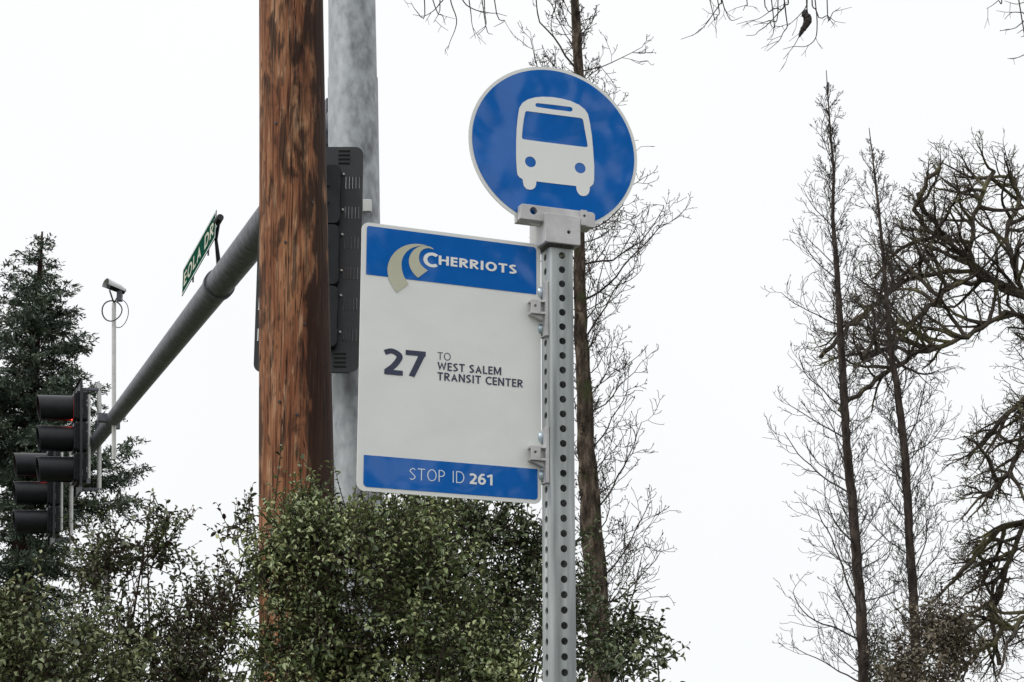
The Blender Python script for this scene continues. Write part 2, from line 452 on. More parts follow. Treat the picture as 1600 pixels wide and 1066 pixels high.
def leaf_mat(name, cols, rough=.38, trans=.12):
    m, t, b = principled(name); L = t.links.new
    a = t.nodes.new('ShaderNodeAttribute'); a.attribute_name = 'tint'
    r = t.nodes.new('ShaderNodeValToRGB'); el = r.color_ramp.elements
    while len(el) < len(cols): el.new(.5)
    for i, (e_, c) in enumerate(zip(el, cols)): e_.position = i / (len(cols) - 1); e_.color = (*c, 1)
    L(a.outputs['Fac'], r.inputs[0]); L(r.outputs[0], b.inputs['Base Color'])
    b.inputs['Roughness'].default_value = rough; b.inputs['Specular IOR Level'].default_value = .45
    if trans:
        tr = t.nodes.new('ShaderNodeBsdfTranslucent'); L(r.outputs[0], tr.inputs['Color'])
        mx = t.nodes.new('ShaderNodeMixShader'); mx.inputs[0].default_value = trans
        o = t.nodes['Material Output']; L(b.outputs[0], mx.inputs[1]); L(tr.outputs[0], mx.inputs[2]); L(mx.outputs[0], o.inputs[0])
    return m
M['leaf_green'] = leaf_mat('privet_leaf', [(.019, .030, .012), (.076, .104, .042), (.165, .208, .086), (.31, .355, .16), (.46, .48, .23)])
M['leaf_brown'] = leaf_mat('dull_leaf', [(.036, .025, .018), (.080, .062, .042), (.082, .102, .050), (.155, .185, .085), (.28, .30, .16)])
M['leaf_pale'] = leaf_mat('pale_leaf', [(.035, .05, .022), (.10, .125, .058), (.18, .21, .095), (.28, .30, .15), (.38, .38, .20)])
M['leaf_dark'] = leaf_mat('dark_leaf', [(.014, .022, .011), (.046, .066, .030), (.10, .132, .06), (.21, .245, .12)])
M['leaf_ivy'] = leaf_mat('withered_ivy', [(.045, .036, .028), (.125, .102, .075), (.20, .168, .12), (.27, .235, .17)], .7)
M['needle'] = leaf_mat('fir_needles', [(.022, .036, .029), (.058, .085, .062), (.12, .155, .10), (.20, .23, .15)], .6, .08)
def bark(name, cols, sc=14, bump=.8, moss=None):
    m = mat(name, cols, .85, 0, sc, (1, 1, .3), 7, bump, sc * 2.5, .2, None, .02)
    if moss:
        t = m.node_tree; b = t.nodes['Principled BSDF']; L = t.links.new
        src = b.inputs['Base Color'].links[0].from_socket
        n = t.nodes.new('ShaderNodeTexNoise'); n.inputs['Scale'].default_value = moss[1]; n.inputs['Detail'].default_value = 4
        tc = t.nodes.new('ShaderNodeTexCoord'); L(tc.outputs['Object'], n.inputs['Vector'])
        r = t.nodes.new('ShaderNodeValToRGB'); r.color_ramp.elements[0].position = moss[2]; r.color_ramp.elements[1].position = moss[2] + .14
        L(n.outputs['Fac'], r.inputs[0])
        mx = t.nodes.new('ShaderNodeMix'); mx.data_type = 'RGBA'
        L(r.outputs[0], mx.inputs['Factor']); L(src, mx.inputs['A']); mx.inputs['B'].default_value = (*moss[0], 1)
        L(mx.outputs['Result'], b.inputs['Base Color'])
    return m
M['bark_mid'] = bark('bark_grey_brown', [(.013, .010, .008), (.07, .052, .038), (.20, .158, .12)], 24, 1.0, ((.055, .062, .025), 7, .57))
M['twig_mid'] = bark('twig_brown', [(.028, .021, .018), (.065, .049, .040)], 10, .2, ((.06, .062, .03), 9, .62))
M['bark_slim'] = bark('bark_slim_tree', [(.018, .013, .011), (.055, .041, .034), (.11, .086, .070)], 9, .7)
M['twig_slim'] = bark('twig_slim', [(.040, .033, .032), (.085, .072, .068)], 6, .1)
M['bark_oak'] = bark('oak_bark', [(.025, .020, .017), (.09, .072, .056)], 5, .5, ((.14, .13, .064), 1.6, .53))
M['bark_fir'] = bark('fir_bark', [(.018, .010, .008), (.042, .023, .017)], 6, .6)
M['stem'] = bark('shrub_stem', [(.02, .013, .010), (.05, .034, .025)], 30, .2)
M['wilt'] = mat('withered_leaf', [(.012, .010, .009), (.035, .026, .02)], .8, 0, 20)

# ------------------------------------------------------------------ ground and roads (below the frame)
def sheet(name, pts, mat_, z):
    mb = MB(); mb.add([(x, y, z) for x, y in pts], [tuple(range(len(pts)))])
    return tag(mb.build(name, mat_), kind='structure')
M['grass'] = mat('grass_verge', [(.03, .04, .02), (.06, .066, .035), (.09, .088, .055)], .9, 0, 3, (1, 1, 1), 9, .6, 25, .2, None, .03)
M['asphalt'] = mat('asphalt', [(.04, .04, .042), (.06, .06, .062)], .85, 0, 60, (1, 1, 1), 6, .4, 200, .3, None, .004)
M['concrete'] = mat('concrete', [(.24, .235, .22), (.34, .33, .31)], .8, 0, 6, (1, 1, 1), 8, .3, 60, .3, None, .004)
M['yellow'] = mat('road_paint', [(.45, .30, .03), (.55, .38, .05)], .6, 0, 30)
sheet('ground', [(-500, -400), (500, -400), (500, 900), (-500, 900)], M['grass'], 0)
sheet('street', [(-120, -13), (120, -13), (120, -1.6), (-120, -1.6)], M['asphalt'], .004)
for yy in (-7.45, -7.20): sheet('road_marking', [(-120, yy), (120, yy), (120, yy + .1), (-120, yy + .1)], M['yellow'], .008)
mb = MB(); mb.box((0, -.25, .06), 240, 2.4, .14); tag(mb.build('sidewalk', M['concrete'], bevel=.015), kind='structure')
mb = MB(); mb.box((0, -1.52, .065), 240, .15, .15); tag(mb.build('kerb', M['concrete'], bevel=.02), kind='structure')

# ------------------------------------------------------------------ bus stop: post, round sign, route sign
INCH = .0254
PYAW = rad(21.5)
hole0 = EYE + Vector((.086, 3.266, 1.017))
POST = Vector((hole0.x, hole0.y, 0)) - Vector((math.sin(PYAW), -math.cos(PYAW), 0)) * (1.75 * INCH / 2)   # hole0 lies on the front face
pp = Plane(POST, PYAW)
post = thing('sign_post', POST, 'square perforated galvanised steel post carrying both bus stop signs', 'sign post')
A = 1.75 * INCH / 2; RC = .0055; TH = .0026; HR = .0062
def build_post():
    mb = MB(); mi = MB()
    ztop = hole0.z + .030
    nc = int(ztop / INCH)
    z0s = [hole0.z + INCH / 2 - INCH * (k + 1) for k in range(nc)]
    # outward directions of the four faces: right, front ...
    fr = [(pp.u, pp.n), (pp.n, -pp.u), (-pp.u, -pp.n), (-pp.n, pp.u)]
    K = 16; b = A - RC
    for (du, dn) in fr:
        O = lambda s_, z, d: POST + du * s_ + dn * d + Vector((0, 0, z))
        for zz in z0s:
            zc = zz + INCH / 2
            hr = HR
            ring = [(hr * math.cos(2 * math.pi * (i + .5) / K), hr * math.sin(2 * math.pi * (i + .5) / K)) for i in range(K)]
            sq = []
            for (x, y) in ring:
                k = max(abs(x), abs(y)); sq.append((x / k * b if abs(x) >= abs(y) - 1e-9 else x / k * INCH / 2 * b / (INCH / 2), y / k * INCH / 2))
            # outer boundary: K points on the cell rectangle, plus its corners
            vs = [O(x, zc + y, A) for x, y in ring] + [O(x, zc + y, A) for x, y in sq] + [O(x, zc + y, A - TH) for x, y in ring]
            cs = [O(b, zc + INCH / 2, A), O(-b, zc + INCH / 2, A), O(-b, zc - INCH / 2, A), O(b, zc - INCH / 2, A)]
            fs = []
            for i in range(K):
                j = (i + 1) % K
                fs.append((i, K + i, K + j, j)); fs.append((i, j, 2 * K + j, 2 * K + i))
            mb.add(vs, fs)
            # corner triangles
            for ci, c in enumerate(cs):
                # the two neighbouring square points round this corner
                i = [1, 5, 9, 13][ci]; j = (i + 1) % K
                mb.add([vs[K + i], c, vs[K + j]], [(0, 1, 2)])
        # rounded corner strip (+s side, turning to the next direction)
        zb, zt = z0s[-1], z0s[0] + INCH
        arcp = []
        for i in range(5):
            q = rad(90 * i / 4)
            arcp.append((b + RC * math.sin(q), b + RC * math.cos(q)))
        vs = [O(s_, zb, d) for s_, d in arcp] + [O(s_, zt, d) for s_, d in arcp]
        mb.add(vs, [(i, i + 1, i + 6, i + 5) for i in range(4)])
        ai = A - TH
        mi.add([O(-ai, zb, ai), O(ai, zb, ai), O(ai, zt, ai), O(-ai, zt, ai)], [])
    return mb
pm = build_post()
po = pm.build('tube', M['galv'], post)
# inner wall of the tube (seen through the holes)
mi = MB(); ai = A - .010
for (du, dn) in ((pp.u, pp.n), (pp.n, -pp.u), (-pp.u, -pp.n), (-pp.n, pp.u)):
    mi.add([POST + du * s_ + dn * (ai) + Vector((0, 0, z)) for s_, z in ((-ai, .02), (ai, .02), (ai, hole0.z), (-ai, hole0.z))], [])
# cap casting
def R3(yaw): return Matrix.Rotation(yaw, 3, 'Z')
PM = R3(PYAW)
FN = .036                                       # how far the casting's front stands from the post's axis
pcap = Plane(POST + pp.n * FN, PYAW)
c_tl = pcap.uv(852.5, 335.4); c_br = pcap.uv(906.9, 382.6); c_bl = pcap.uv(852.5, 378.2); c_tr = pcap.uv(907.2, 341.5)
u0 = (c_tl[0] + c_bl[0]) / 2; u1 = (c_tr[0] + c_br[0]) / 2
zb = (c_bl[1] + c_br[1]) / 2; zt = (c_tl[1] + c_tr[1]) / 2 + .004
mb = MB()
slab(mb, lambda x, y, n: POST + pp.u * x + pp.n * n + Vector((0, 0, y)), [rrect(u0, zb, u1, zt, .002, 2)], [ell(pcap.uv(889, 363)[0], pcap.uv(889, 363)[1], .0032, .0032, 14)], FN - .006, FN)
D = .068; wl = .006
mb.box(pp.w(u0 + wl / 2, (zb + zt) / 2, FN - .006 - D / 2), wl, D, zt - zb, PM)
mb.box(pp.w(u1 - wl / 2, (zb + zt) / 2, FN - .006 - D / 2), wl, D, zt - zb, PM)
mb.box(pp.w((u0 + u1) / 2, (zb + zt) / 2, FN - .006 - D + wl / 2), u1 - u0 - 2 * wl - .0004, wl, zt - zb, PM)
mb.box(pp.w((u0 + u1) / 2, zt - .005, FN - .006 - D / 2), u1 - u0 - 2 * wl - .0004, D - 2 * wl, .008, PM)
# inner fill just around the post, so the underside reads as a shallow dark socket
mb.box(pp.w((u0 + u1) / 2, zt - .014, FN - .006 - D / 2), u1 - u0 - 2 * wl - .0006, D - wl * 2, .009, PM)
capo = mb.build('cap_casting', M['alu'], post, bevel=.0012)
# slotted jaws gripping the round sign: front jaw and rear jaw
SN = .012                                       # round sign plane in front of the post axis
pj = Plane(POST + pp.n * (SN + .016), PYAW)
j = [pj.uv(*p) for p in ((811.6, 343.0), (930.6, 354.0), (929.5, 331.5), (814.2, 318.6))]
jx0 = (j[0][0] + j[3][0]) / 2; jx1 = (j[1][0] + j[2][0]) / 2; jz0 = (j[0][1] + j[1][1]) / 2; jz1 = (j[2][1] + j[3][1]) / 2
to_post = lambda x, y, n: POST + pp.u * x + pp.n * n + Vector((0, 0, y))
hb = pj.uv(833.8, 329.5); hs = pj.uv(912, 338.2)
mb = MB()
slab(mb, to_post, [rrect(jx0, jz0, jx1, jz1, [.001, .001, .006, .006], 4)], [ell(hb[0], hb[1], .0066, .0066, 20), ell(hs[0], hs[1], .0026, .0026, 12)], SN + .003, SN + .016)
mb.build('front_jaw', M['alu'], post, bevel=.0008)
mb = MB()
rx0, rx1 = pj.uv(906, 338)[0], pj.uv(916.5, 338)[0]
slab(mb, to_post, [rrect(rx0, jz0 + .001, rx1, jz1 + .001, .0015, 2)], [ell(hs[0], hs[1], .0026, .0026, 12)], SN + .0165, SN + .0195)
for px in (857.5, 884.5, 887.5):
    q = pj.uv(px, 337)[0]; pass
mb.build('jaw_rib', M['alu'], post)
mb = MB()
slab(mb, to_post, [rrect(jx0 + .002, jz0, jx1 - .002, jz1, [.001, .001, .006, .006], 4)], [], SN - .017, SN - .004)
mb.box(to_post((jx0 + jx1) / 2, jz0 + .004, SN - .0005), jx1 - jx0 - .01, .0065, .008, PM)
mb.build('rear_jaw', M['alu'], post, bevel=.0008)

# flag brackets on the post's left face
SOFF = -.004
sp = Plane(POST + Vector((math.sin(rad(23)), -math.cos(rad(23)), 0)) * SOFF, rad(23.0))      # route sign plane
def flag_bracket(py_c):
    pf = Plane(POST + pp.n * .016, PYAW)
    zc = pf.uv(836, py_c)[1]
    br = MB()
    zl = .048
    br.box(to_post(-A - .0035, zc - .002, .010), .006, .013, zl * 2, PM)               # strip along the post
    br.box(to_post(-A - .0022, zc - .002, -.006), .004, .020, zl * 2 - .004, PM)       # base flange
    ua, ub = pf.uv(831.0, py_c)[0], pf.uv(845.5, py_c)[0]
    # block gripping the sign, open in the middle (front plate + top and bottom webs)
    slab(br, to_post, [rrect(ua, zc - .0125, ub, zc + .0125, .0015, 2)], [ell((ua + ub) / 2 - .001, zc + .001, .0024, .0024, 12)], .010, .0145)
    for s_ in (1, -1):
        P = [to_post(ua, zc + s_ * .0125, .0098), to_post(-A - .006, zc + s_ * .0125, .0160), to_post(-A - .006, zc + s_ * .0125, -.010), to_post(ua, zc + s_ * .0125, -.006)]
        Q = [p - Vector((0, 0, s_ * .004)) for p in P]
        br.add(P + Q, [(0, 1, 2, 3), (7, 6, 5, 4), (0, 4, 5, 1), (1, 5, 6, 2), (2, 6, 7, 3), (3, 7, 4, 0)])
    br.box(to_post((ub - A - .006) / 2 + .001, zc, .0035), (-A - .004) - ub + .004, .005, .0235, PM)
    # gusset sloping down below the block
    P = [to_post(ua, zc - .0127, .0085), to_post(-A - .0062, zc - .0127, .0085), to_post(-A - .0062, zc - .023, .0085)]
    Q = [p - pp.n * .013 for p in P]
    br.add(P + Q, [(0, 1, 2), (5, 4, 3), (0, 3, 4, 1), (1, 4, 5, 2), (2, 5, 3, 0)])
    br.box(to_post(ua + .012, zc, -.0105), .030, .005, .024, PM)                       # rear jaw
    o = br.build('flag_bracket', M['alu'], post, bevel=.0007)
    for dz in (.031, -.034):
        bo = MB()
        c = to_post(-A - .004, zc + dz, -.008)
        bo.tube([c, c - pp.u * .005, c - pp.u * .008, c - pp.u * .0095], [.0105, .0105, .0085, .004], 14)
        bo.build('bolt_head', M['bolt'], o, smooth=True, autosmooth=50)
flag_bracket(478); flag_bracket(707)

# round sign
rp = Plane(POST + pp.n * SN, PYAW)
oz = lambda a, b: (720 + a / 3.44, 90 + b / 3.44)
L_, R_, T_ = rp.uv(*oz(42, 415)), rp.uv(*oz(948, 530)), rp.uv(*oz(430, 44))
lo = rp.uv(*oz(740, 880)); lo2 = rp.uv(*oz(310, 850))
RU = (R_[0] - L_[0]) / 2; cu = (R_[0] + L_[0]) / 2
RZ = .1505; cz = T_[1] - RZ
rs = thing('round_sign', rp.w(cu, cz), 'round blue bus stop sign with white bus symbol on top of the post', 'sign', None)
mb = MB()
rn = lambda x, y, n: rp.w(x, y, n)
slab(mb, rn, [ell(cu, cz, RU, RZ, 96)], [], -.0022, 0)
mb.build('panel', M['white'], rs)
mb = MB(); flat(mb, rn, [ell(cu, cz, RU - .0062, RZ - .0060, 96)], [], .0006)
blue_o = mb.build('blue_face', M['blue'], rs)
busout = [(300, 610), (296, 540), (296, 450), (299, 380), (305, 320), (313, 272), (330, 245), (360, 226), (400, 215), (440, 212), (490, 214), (540, 222), (590, 235), (635, 256), (665, 280), (682, 305), (692, 350), (703, 420), (710, 500), (716, 590), (715, 660), (711, 680), (702, 690), (692, 698), (691, 715), (686, 731), (675, 742), (660, 746), (643, 743), (630, 732), (622, 715), (618, 692), (520, 681), (405, 667), (403, 688), (396, 702), (384, 710), (368, 712), (351, 707), (338, 692), (333, 672), (331, 655), (315, 646), (304, 632)]
win = [(345, 295), (352, 289), (400, 295), (520, 311), (640, 326), (652, 331), (657, 341), (664, 385), (673, 432), (680, 470), (680, 480), (670, 483), (560, 470), (440, 455), (336, 441), (329, 436), (327, 428), (331, 380), (338, 330)]
bar = [(408, 246), (500, 256), (588, 267), (597, 272), (600, 280), (597, 289), (586, 292), (500, 281), (410, 268), (402, 264), (399, 257), (402, 249)]
px = lambda P: [rp.uv(*oz(a, b)) for a, b in P]
lights = [ell(*rp.uv(*oz(373, 562)), .0102, .0098, 24), ell(*rp.uv(*oz(640, 595)), .0104, .0098, 24)]
mb = MB(); flat(mb, rn, [px(busout)], [px(win), px(bar)] + lights, .0012)
mb.build('bus_symbol', M['symbol'], rs)

# route sign
C4 = [sp.uv(*p) for p in ((558.8, 767.1), (847.1, 787.3), (843.5, 382.0), (564.6, 346.6))]
x0 = (C4[0][0] + C4[3][0]) / 2; x1 = (C4[1][0] + C4[2][0]) / 2; z0 = (C4[0][1] + C4[1][1]) / 2; z1 = (C4[2][1] + C4[3][1]) / 2
ts = thing('route_sign', sp.w((x0 + x1) / 2, z0), 'rectangular white bus route sign with blue bands clamped beside the post', 'sign')
sn = lambda x, y, n: sp.w(x, y, n)
mb = MB(); slab(mb, sn, [rrect(x0, z0, x1, z1, .0125, 6)], [], -.0022, 0); mb.build('panel', M['white'], ts)
def band(name, pts, rr):
    q = [sp.uv(*p) for p in pts]                      # bl br tr tl
    bx0 = (q[0][0] + q[3][0]) / 2; bx1 = (q[1][0] + q[2][0]) / 2
    bz0 = (q[0][1] + q[1][1]) / 2; bz1 = (q[2][1] + q[3][1]) / 2
    mb = MB(); flat(mb, sn, [rrect(bx0, bz0, bx1, bz1, rr, 5)], [], .0006)
    return mb.build(name, M['blue'], ts)
band('header_band', ((572, 430), (838.1, 459.5), (837.6, 385.5), (572.9, 354.3)), [0, 0, .006, .004])
foot = band('footer_band', ((568, 761), (840, 781), (839.9, 732.6), (567.7, 711.6)), [.007, .006, 0, 0])
sz = lambda a, b: (590 + a / 10.66, 370 + b / 10.66)
def swoosh(name, outer, inner, off):
    o = [(p.x, p.y) for p in catmull([Vector(sp.uv(*sz(*p))) for p in outer], 5)]
    i = [(p.x, p.y) for p in catmull([Vector(sp.uv(*sz(*p))) for p in inner], 5)]
    mb = MB(); flat(mb, sn, [o + i], [], off)
    return mb.build(name, M['beige'], ts)
swoosh('logo_swoosh', [(812, 146), (700, 127), (600, 123), (500, 138), (400, 175), (300, 245), (220, 345), (172, 460), (160, 560), (175, 670), (215, 770), (260, 850), (315, 930)],
       [(515, 790), (470, 720), (430, 650), (402, 550), (395, 450), (410, 370), (450, 290), (520, 220), (600, 180), (700, 157), (805, 150)], .0012)
swoosh('logo_swoosh', [(930, 212), (880, 175), (800, 157), (720, 160), (650, 188), (580, 245), (535, 320), (515, 400), (530, 500), (570, 580), (620, 645), (668, 688)],
       [(833, 565), (780, 530), (720, 470), (690, 400), (685, 330), (710, 260), (760, 212), (840, 194), (925, 216)], .0014)
lettering(sp, 'C', .205, 0, (661.0, 416.2), (682.0, 418.8), 22.6, .0012, 'lettering', M['symbol'], ts)
lettering(sp, 'HERRIOTS', .205, .13, (685.0, 413.9), (807.0, 428.9), 14.4, .0012, 'lettering', M['symbol'], ts)
lettering(sp, '27', .19, .08, (597.6, 584.6), (665.6, 590.8), 41.2, .0006, 'route_number', M['navy'], ts)
lettering(sp, 'TO', .095, .10, (683.4, 562.2), (704.0, 563.9), 11.9, .0006, 'lettering', M['navy'], ts)
lettering(sp, 'WEST SALEM', .175, .12, (683.2, 578.3), (783.0, 586.7), 12.7, .0006, 'lettering', M['navy'], ts)
lettering(sp, 'TRANSIT CENTER', .175, .12, (683.2, 594.1), (816.8, 606.0), 12.7, .0006, 'lettering', M['navy'], ts)
lettering(sp, 'STOP ID', .075, .16, (639.4, 749.7), (725.0, 755.7), 18.4, .0012, 'lettering', M['lightink'], ts)
lettering(sp, '261', .19, .09, (732.6, 756.4), (770.2, 758.9), 16.9, .0012, 'lettering', M['symbol'], ts)

# ------------------------------------------------------------------ utility pole
UY = 8.3
def util_pole():
    t_ = at(455, 0, UY); b_ = at(463.5, 750, UY); ax = (t_ - b_) / (t_.z - b_.z)
    base = b_ + ax * (-b_.z); top = b_ + ax * (10.8 - b_.z)
    o = thing('utility_pole', base, 'weathered reddish brown wooden utility pole stained with dark creosote', 'utility pole')
    # widths measured at two heights
    d0 = (at(505, 30, UY) - at(405, 30, UY)).length / 2; d1 = (at(521, 730, UY) - at(405.5, 730, UY)).length / 2
    z_0, z_1 = at(455, 30, UY).z, at(463, 730, UY).z
    mb = MB(); n = 72; m_ = 110; zs = [10.8 * i / m_ for i in range(m_ + 1)]
    rr = random.Random(3)
    ph = [rr.uniform(0, 6.28) for _ in range(40)]
    for i, z in enumerate(zs):
        r0 = d1 + (d0 - d1) * (z - z_1) / (z_0 - z_1); r0 = max(r0, .1)
        c = base + ax * z
        for k in range(n):
            q = 2 * math.pi * k / n
            f = 1 + .010 * math.sin(3 * q + z * .9 + ph[0]) + .007 * math.sin(7 * q + 1.3 * z + ph[1]) + .005 * math.sin(17 * q - .7 * z + ph[2]) + .004 * math.sin(29 * q + 2.1 * z) + .008 * math.sin(2.3 * z + 2 * q)
            mb.v.append((c.x + r0 * f * math.cos(q), c.y + r0 * f * math.sin(q), z))
    for i in range(m_):
        for k in range(n):
            k2 = (k + 1) % n; mb.f.append((i * n + k, i * n + k2, (i + 1) * n + k2, (i + 1) * n + k))
    mb.f.append(tuple(m_ * n + k for k in range(n)))
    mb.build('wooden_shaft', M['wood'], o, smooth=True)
    # staples and nail heads
    for (x, y) in ((425, 797), (437, 210), (452, 395), (481, 520), (470, 660), (443, 640), (492, 330)):
        p = at(x, y, UY); c = base + ax * p.z
        rr_ = d1 + (d0 - d1) * (p.z - z_1) / (z_0 - z_1)
        dx = p.x - c.x; dy = -math.sqrt(max(rr_ * rr_ - dx * dx, 0)); d = Vector((dx, dy, 0)).normalized()
        nb = MB(); nb.tube([c + d * (rr_ - .004), c + d * (rr_ + .006)], [.007, .006], 8)
        nb.build('nail_head', M['cable'], o)
    return o
util_pole()

# ------------------------------------------------------------------ signal pole with mast arm
SY = 11.2
st_ = at(549.8, 0, SY); sb_ = at(557.5, 640, SY); sax = (st_ - sb_) / (st_.z - sb_.z)
sbase = sb_ - sax * sb_.z
A0 = at(552, 178, SY); A1 = at(150, 689.5, 22.3); adir = (A1 - A0).normalized(); ALEN = (A1 - A0).length
sg = thing('signal_pole', sbase, 'tall round galvanised traffic signal pole with long mast arm reaching left', 'signal pole')
RPOLE = .147
zj = at(550, 124, SY).z
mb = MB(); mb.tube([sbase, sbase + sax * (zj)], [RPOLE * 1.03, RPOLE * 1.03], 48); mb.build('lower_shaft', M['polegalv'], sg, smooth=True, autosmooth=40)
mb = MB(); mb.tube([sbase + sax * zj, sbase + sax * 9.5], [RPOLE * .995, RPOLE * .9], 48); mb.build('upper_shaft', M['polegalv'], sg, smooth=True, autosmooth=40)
mb = MB(); mb.box(sbase + Vector((0, 0, .02)), .55, .55, .04); mb.tube([sbase + Vector((0, 0, .04)), sbase + Vector((0, 0, .1))], [.19, .17], 32)
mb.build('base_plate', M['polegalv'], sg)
n_arm = Vector((adir.x, adir.y, 0)).normalized()
mb = MB(); mb.tube([A0 + adir * .02, A0 + adir * (ALEN + 3.0)], [.132, .062], 40); mb.build('mast_arm', M['armsteel'], sg, smooth=True, autosmooth=40)
mb = MB(); mb.box(A0 + adir * .2, .25, .04, .30, R3(math.atan2(adir.y, adir.x) - math.pi / 2)); mb.tube([A0 + adir * .21, A0 + adir * .26], [.14, .14], 32)
mb.build('arm_flange', M['armsteel'], sg, bevel=.004)
mb = MB()
q = at(574, 322, SY - .17)
mb.box(q, .05, .03, .075); mb.build('hardware_box', M['sticker'], sg, bevel=.004)

# ------------------------------------------------------------------ traffic signal heads (front faces -Y)
SPC = .358
def red_lens():
    m, t, b = principled('lit_red_lens')
    b.inputs['Base Color'].default_value = (.35, .01, .01, 1); b.inputs['Emission Color'].default_value = (1, .05, .03, 1); b.inputs['Emission Strength'].default_value = 5.0
    b.inputs['Roughness'].default_value = .25
    n = t.nodes.new('ShaderNodeTexVoronoi'); n.inputs['Scale'].default_value = 60
    return m
M['red'] = red_lens()
M['amber'] = mat('unlit_amber_lens', [(.10, .05, .01), (.14, .07, .015)], .25, 0, 60)
M['greenl'] = mat('unlit_green_lens', [(.01, .06, .05), (.015, .08, .07)], .25, 0, 60)
def signal_head(loc, rz, label, pipe=True):
    o = thing('traffic_signal', loc, label, 'traffic light', 'three-section traffic signal heads', rz)
    V = lambda x, y, n=0: Vector((x, -n, y))
    hb_ = MB()
    for k in (-1, 0, 1):
        slab(hb_, V, [rrect(-.17, k * SPC - .176, .17, k * SPC + .176, .03, 4)], [], -.115, .0)
        slab(hb_, V, [rrect(-.155, k * SPC - .16, .155, k * SPC + .16, .03, 4)], [], .0005, .03)
        hb_.box((0, .120, k * SPC + .05), .22, .012, .02); hb_.box((0, .120, k * SPC - .05), .22, .012, .02)
        hb_.box((.176, .05, k * SPC + .10), .014, .05, .03); hb_.box((.176, .05, k * SPC - .10), .014, .05, .03)
    hb_.build('housing', M['signalblack'], o, local=True, bevel=.004)
    # backplate with louvre slots
    mb = MB(); bw, bh = .292, .662
    slots = []
    for s_ in (-1, 1):
        for k in range(6):
            zc = (k - 2.5) * SPC / 2
            for q in range(5):
                xc = s_ * (.200 + q * .0190); slots.append(rrect(xc - .0045, zc - .036, xc + .0045, zc + .036, .003, 2))
        for q in range(4):
            zc = .560 + q * .0245
            slots.append(rrect(s_ * .185 - .036, zc - .0045, s_ * .185 + .036, zc + .0045, .003, 2))
            slots.append(rrect(s_ * .185 - .036, -zc - .0045, s_ * .185 + .036, -zc + .0045, .003, 2))
    slab(mb, V, [rrect(-bw, -bh, bw, bh, .045, 5)], slots, -.05, -.046)
    # folded rim
    for s_ in (-1, 1):
        mb.box((s_ * (bw - .002), .035, 0), .004, .028, 2 * bh - .1); mb.box((0, .035, s_ * (bh - .002)), 2 * bw - .1, .028, .004)
    for s_ in (-1, 1):                                  # fins bent out behind the slots
        for k in range(6):
            zc = (k - 2.5) * SPC / 2
            for q in range(5): mb.box((s_ * (.2057 + q * .0190), .0515, zc), .0025, .015, .070, Matrix.Rotation(s_ * 1.1, 3, 'Z'))
        for q in range(4):
            for e_ in (1, -1): mb.box((s_ * .185, .0515, e_ * (.560 + q * .0245) ), .070, .015, .0025, Matrix.Rotation(1.1, 3, 'X'))
    mb.build('backplate', M['plateblack'], o, local=True)
    for k in range(6):
        for s_ in (-1, 1):
            zc = (k - 2.5) * SPC / 2 + (.055 if k % 2 else -.055) * .3
            cl = MB(); cl.tube([(s_ * .184, .0502, zc + .03), (s_ * .184, .064, zc + .03)], [.008, .006], 8)
            cl.build('fixing_screw', M['pipe'], o, local=True)
    for k, lm in ((1, 'red'), (0, 'amber'), (-1, 'greenl')):
        # open-bottomed tunnel visor
        vs = MB(); n = 26; a0, a1 = rad(-72), rad(252); r = .146
        ring = [];
        for j_ in range(n + 1):
            q = a0 + (a1 - a0) * j_ / n; ring.append((math.cos(q), math.sin(q)))
        L1 = .40
        vv = []
        for (x, z) in ring:
            ln = L1 * (.95 + .05 * z)
            for (rr_, yy) in ((r, -.031), (r, -.031 - ln), (r - .006, -.031 - ln), (r - .006, -.031)):
                vv.append((x * rr_, yy, z * rr_ + k * SPC))
        ff = []
        for j_ in range(n):
            b = j_ * 4
            for i in range(4): ff.append((b + i, b + (i + 1) % 4, b + 4 + (i + 1) % 4, b + 4 + i))
        ff.append((0, 1, 2, 3)); ff.append((n * 4, n * 4 + 1, n * 4 + 2, n * 4 + 3))
        vs.add(vv, ff); vs.build('visor', M['signalblack'], o, local=True, smooth=True, autosmooth=40)
        ln_ = MB(); cc = Vector((0, -.031, k * SPC)); P = []; F = []
        for i, (rr_, d) in enumerate(((.138, 0), (.11, .018), (.07, .032), (.02, .038))):
            for q in range(24): P.append(cc + Vector((rr_ * math.cos(q * math.pi / 12), -d, rr_ * math.sin(q * math.pi / 12))))
        for i in range(3):
            for q in range(24): F.append((i * 24 + q, i * 24 + (q + 1) % 24, (i + 1) * 24 + (q + 1) % 24, (i + 1) * 24 + q))
        F.append(tuple(72 + q for q in range(24)))
        ln_.add(P, F); ln_.build('lens', M[lm], o, local=True, smooth=True)
    if pipe:
        pb = MB()
        pb.tube([(.0, .275, -.62), (.0, .275, .66)], .026, 14)
        pb.build('mounting_pipe', M['pipe'], o, local=True, smooth=True, autosmooth=40)
        for s_ in (-1, 1):
            ab = MB(); ab.box((0, .175, s_ * .585), .05, .24, .03); ab.build('mounting_bracket', M['armsteel'], o, local=True, bevel=.003)
        ab = MB()
        ab.tube([(0, .275, .10), (0, .275, .22)], .05, 14); ab.box((0, .39, .16), .06, .24, .07)
        ab.build('arm_clamp', M['armsteel'], o, local=True, bevel=.003)
        gs = MB(); gs.tube([(.10, .145, -.48), (.10, .145, .50)], .019, 10); gs.build('gusset_tube', M['pipe'], o, local=True, smooth=True, autosmooth=40)
    else:
        ab = MB()
        for s_ in (-1, 1):
            ab = MB(); ab.tube([(0, .1, s_ * .54), (0, .1, s_ * .60)], .03, 12); ab.box((0, .25, s_ * .585), .05, .30, .03)
            ab.build('mounting_bracket', M['armsteel'], o, local=True)
    return o
n1 = Vector((-n_arm.y, n_arm.x, 0))                    # left of the arm's direction
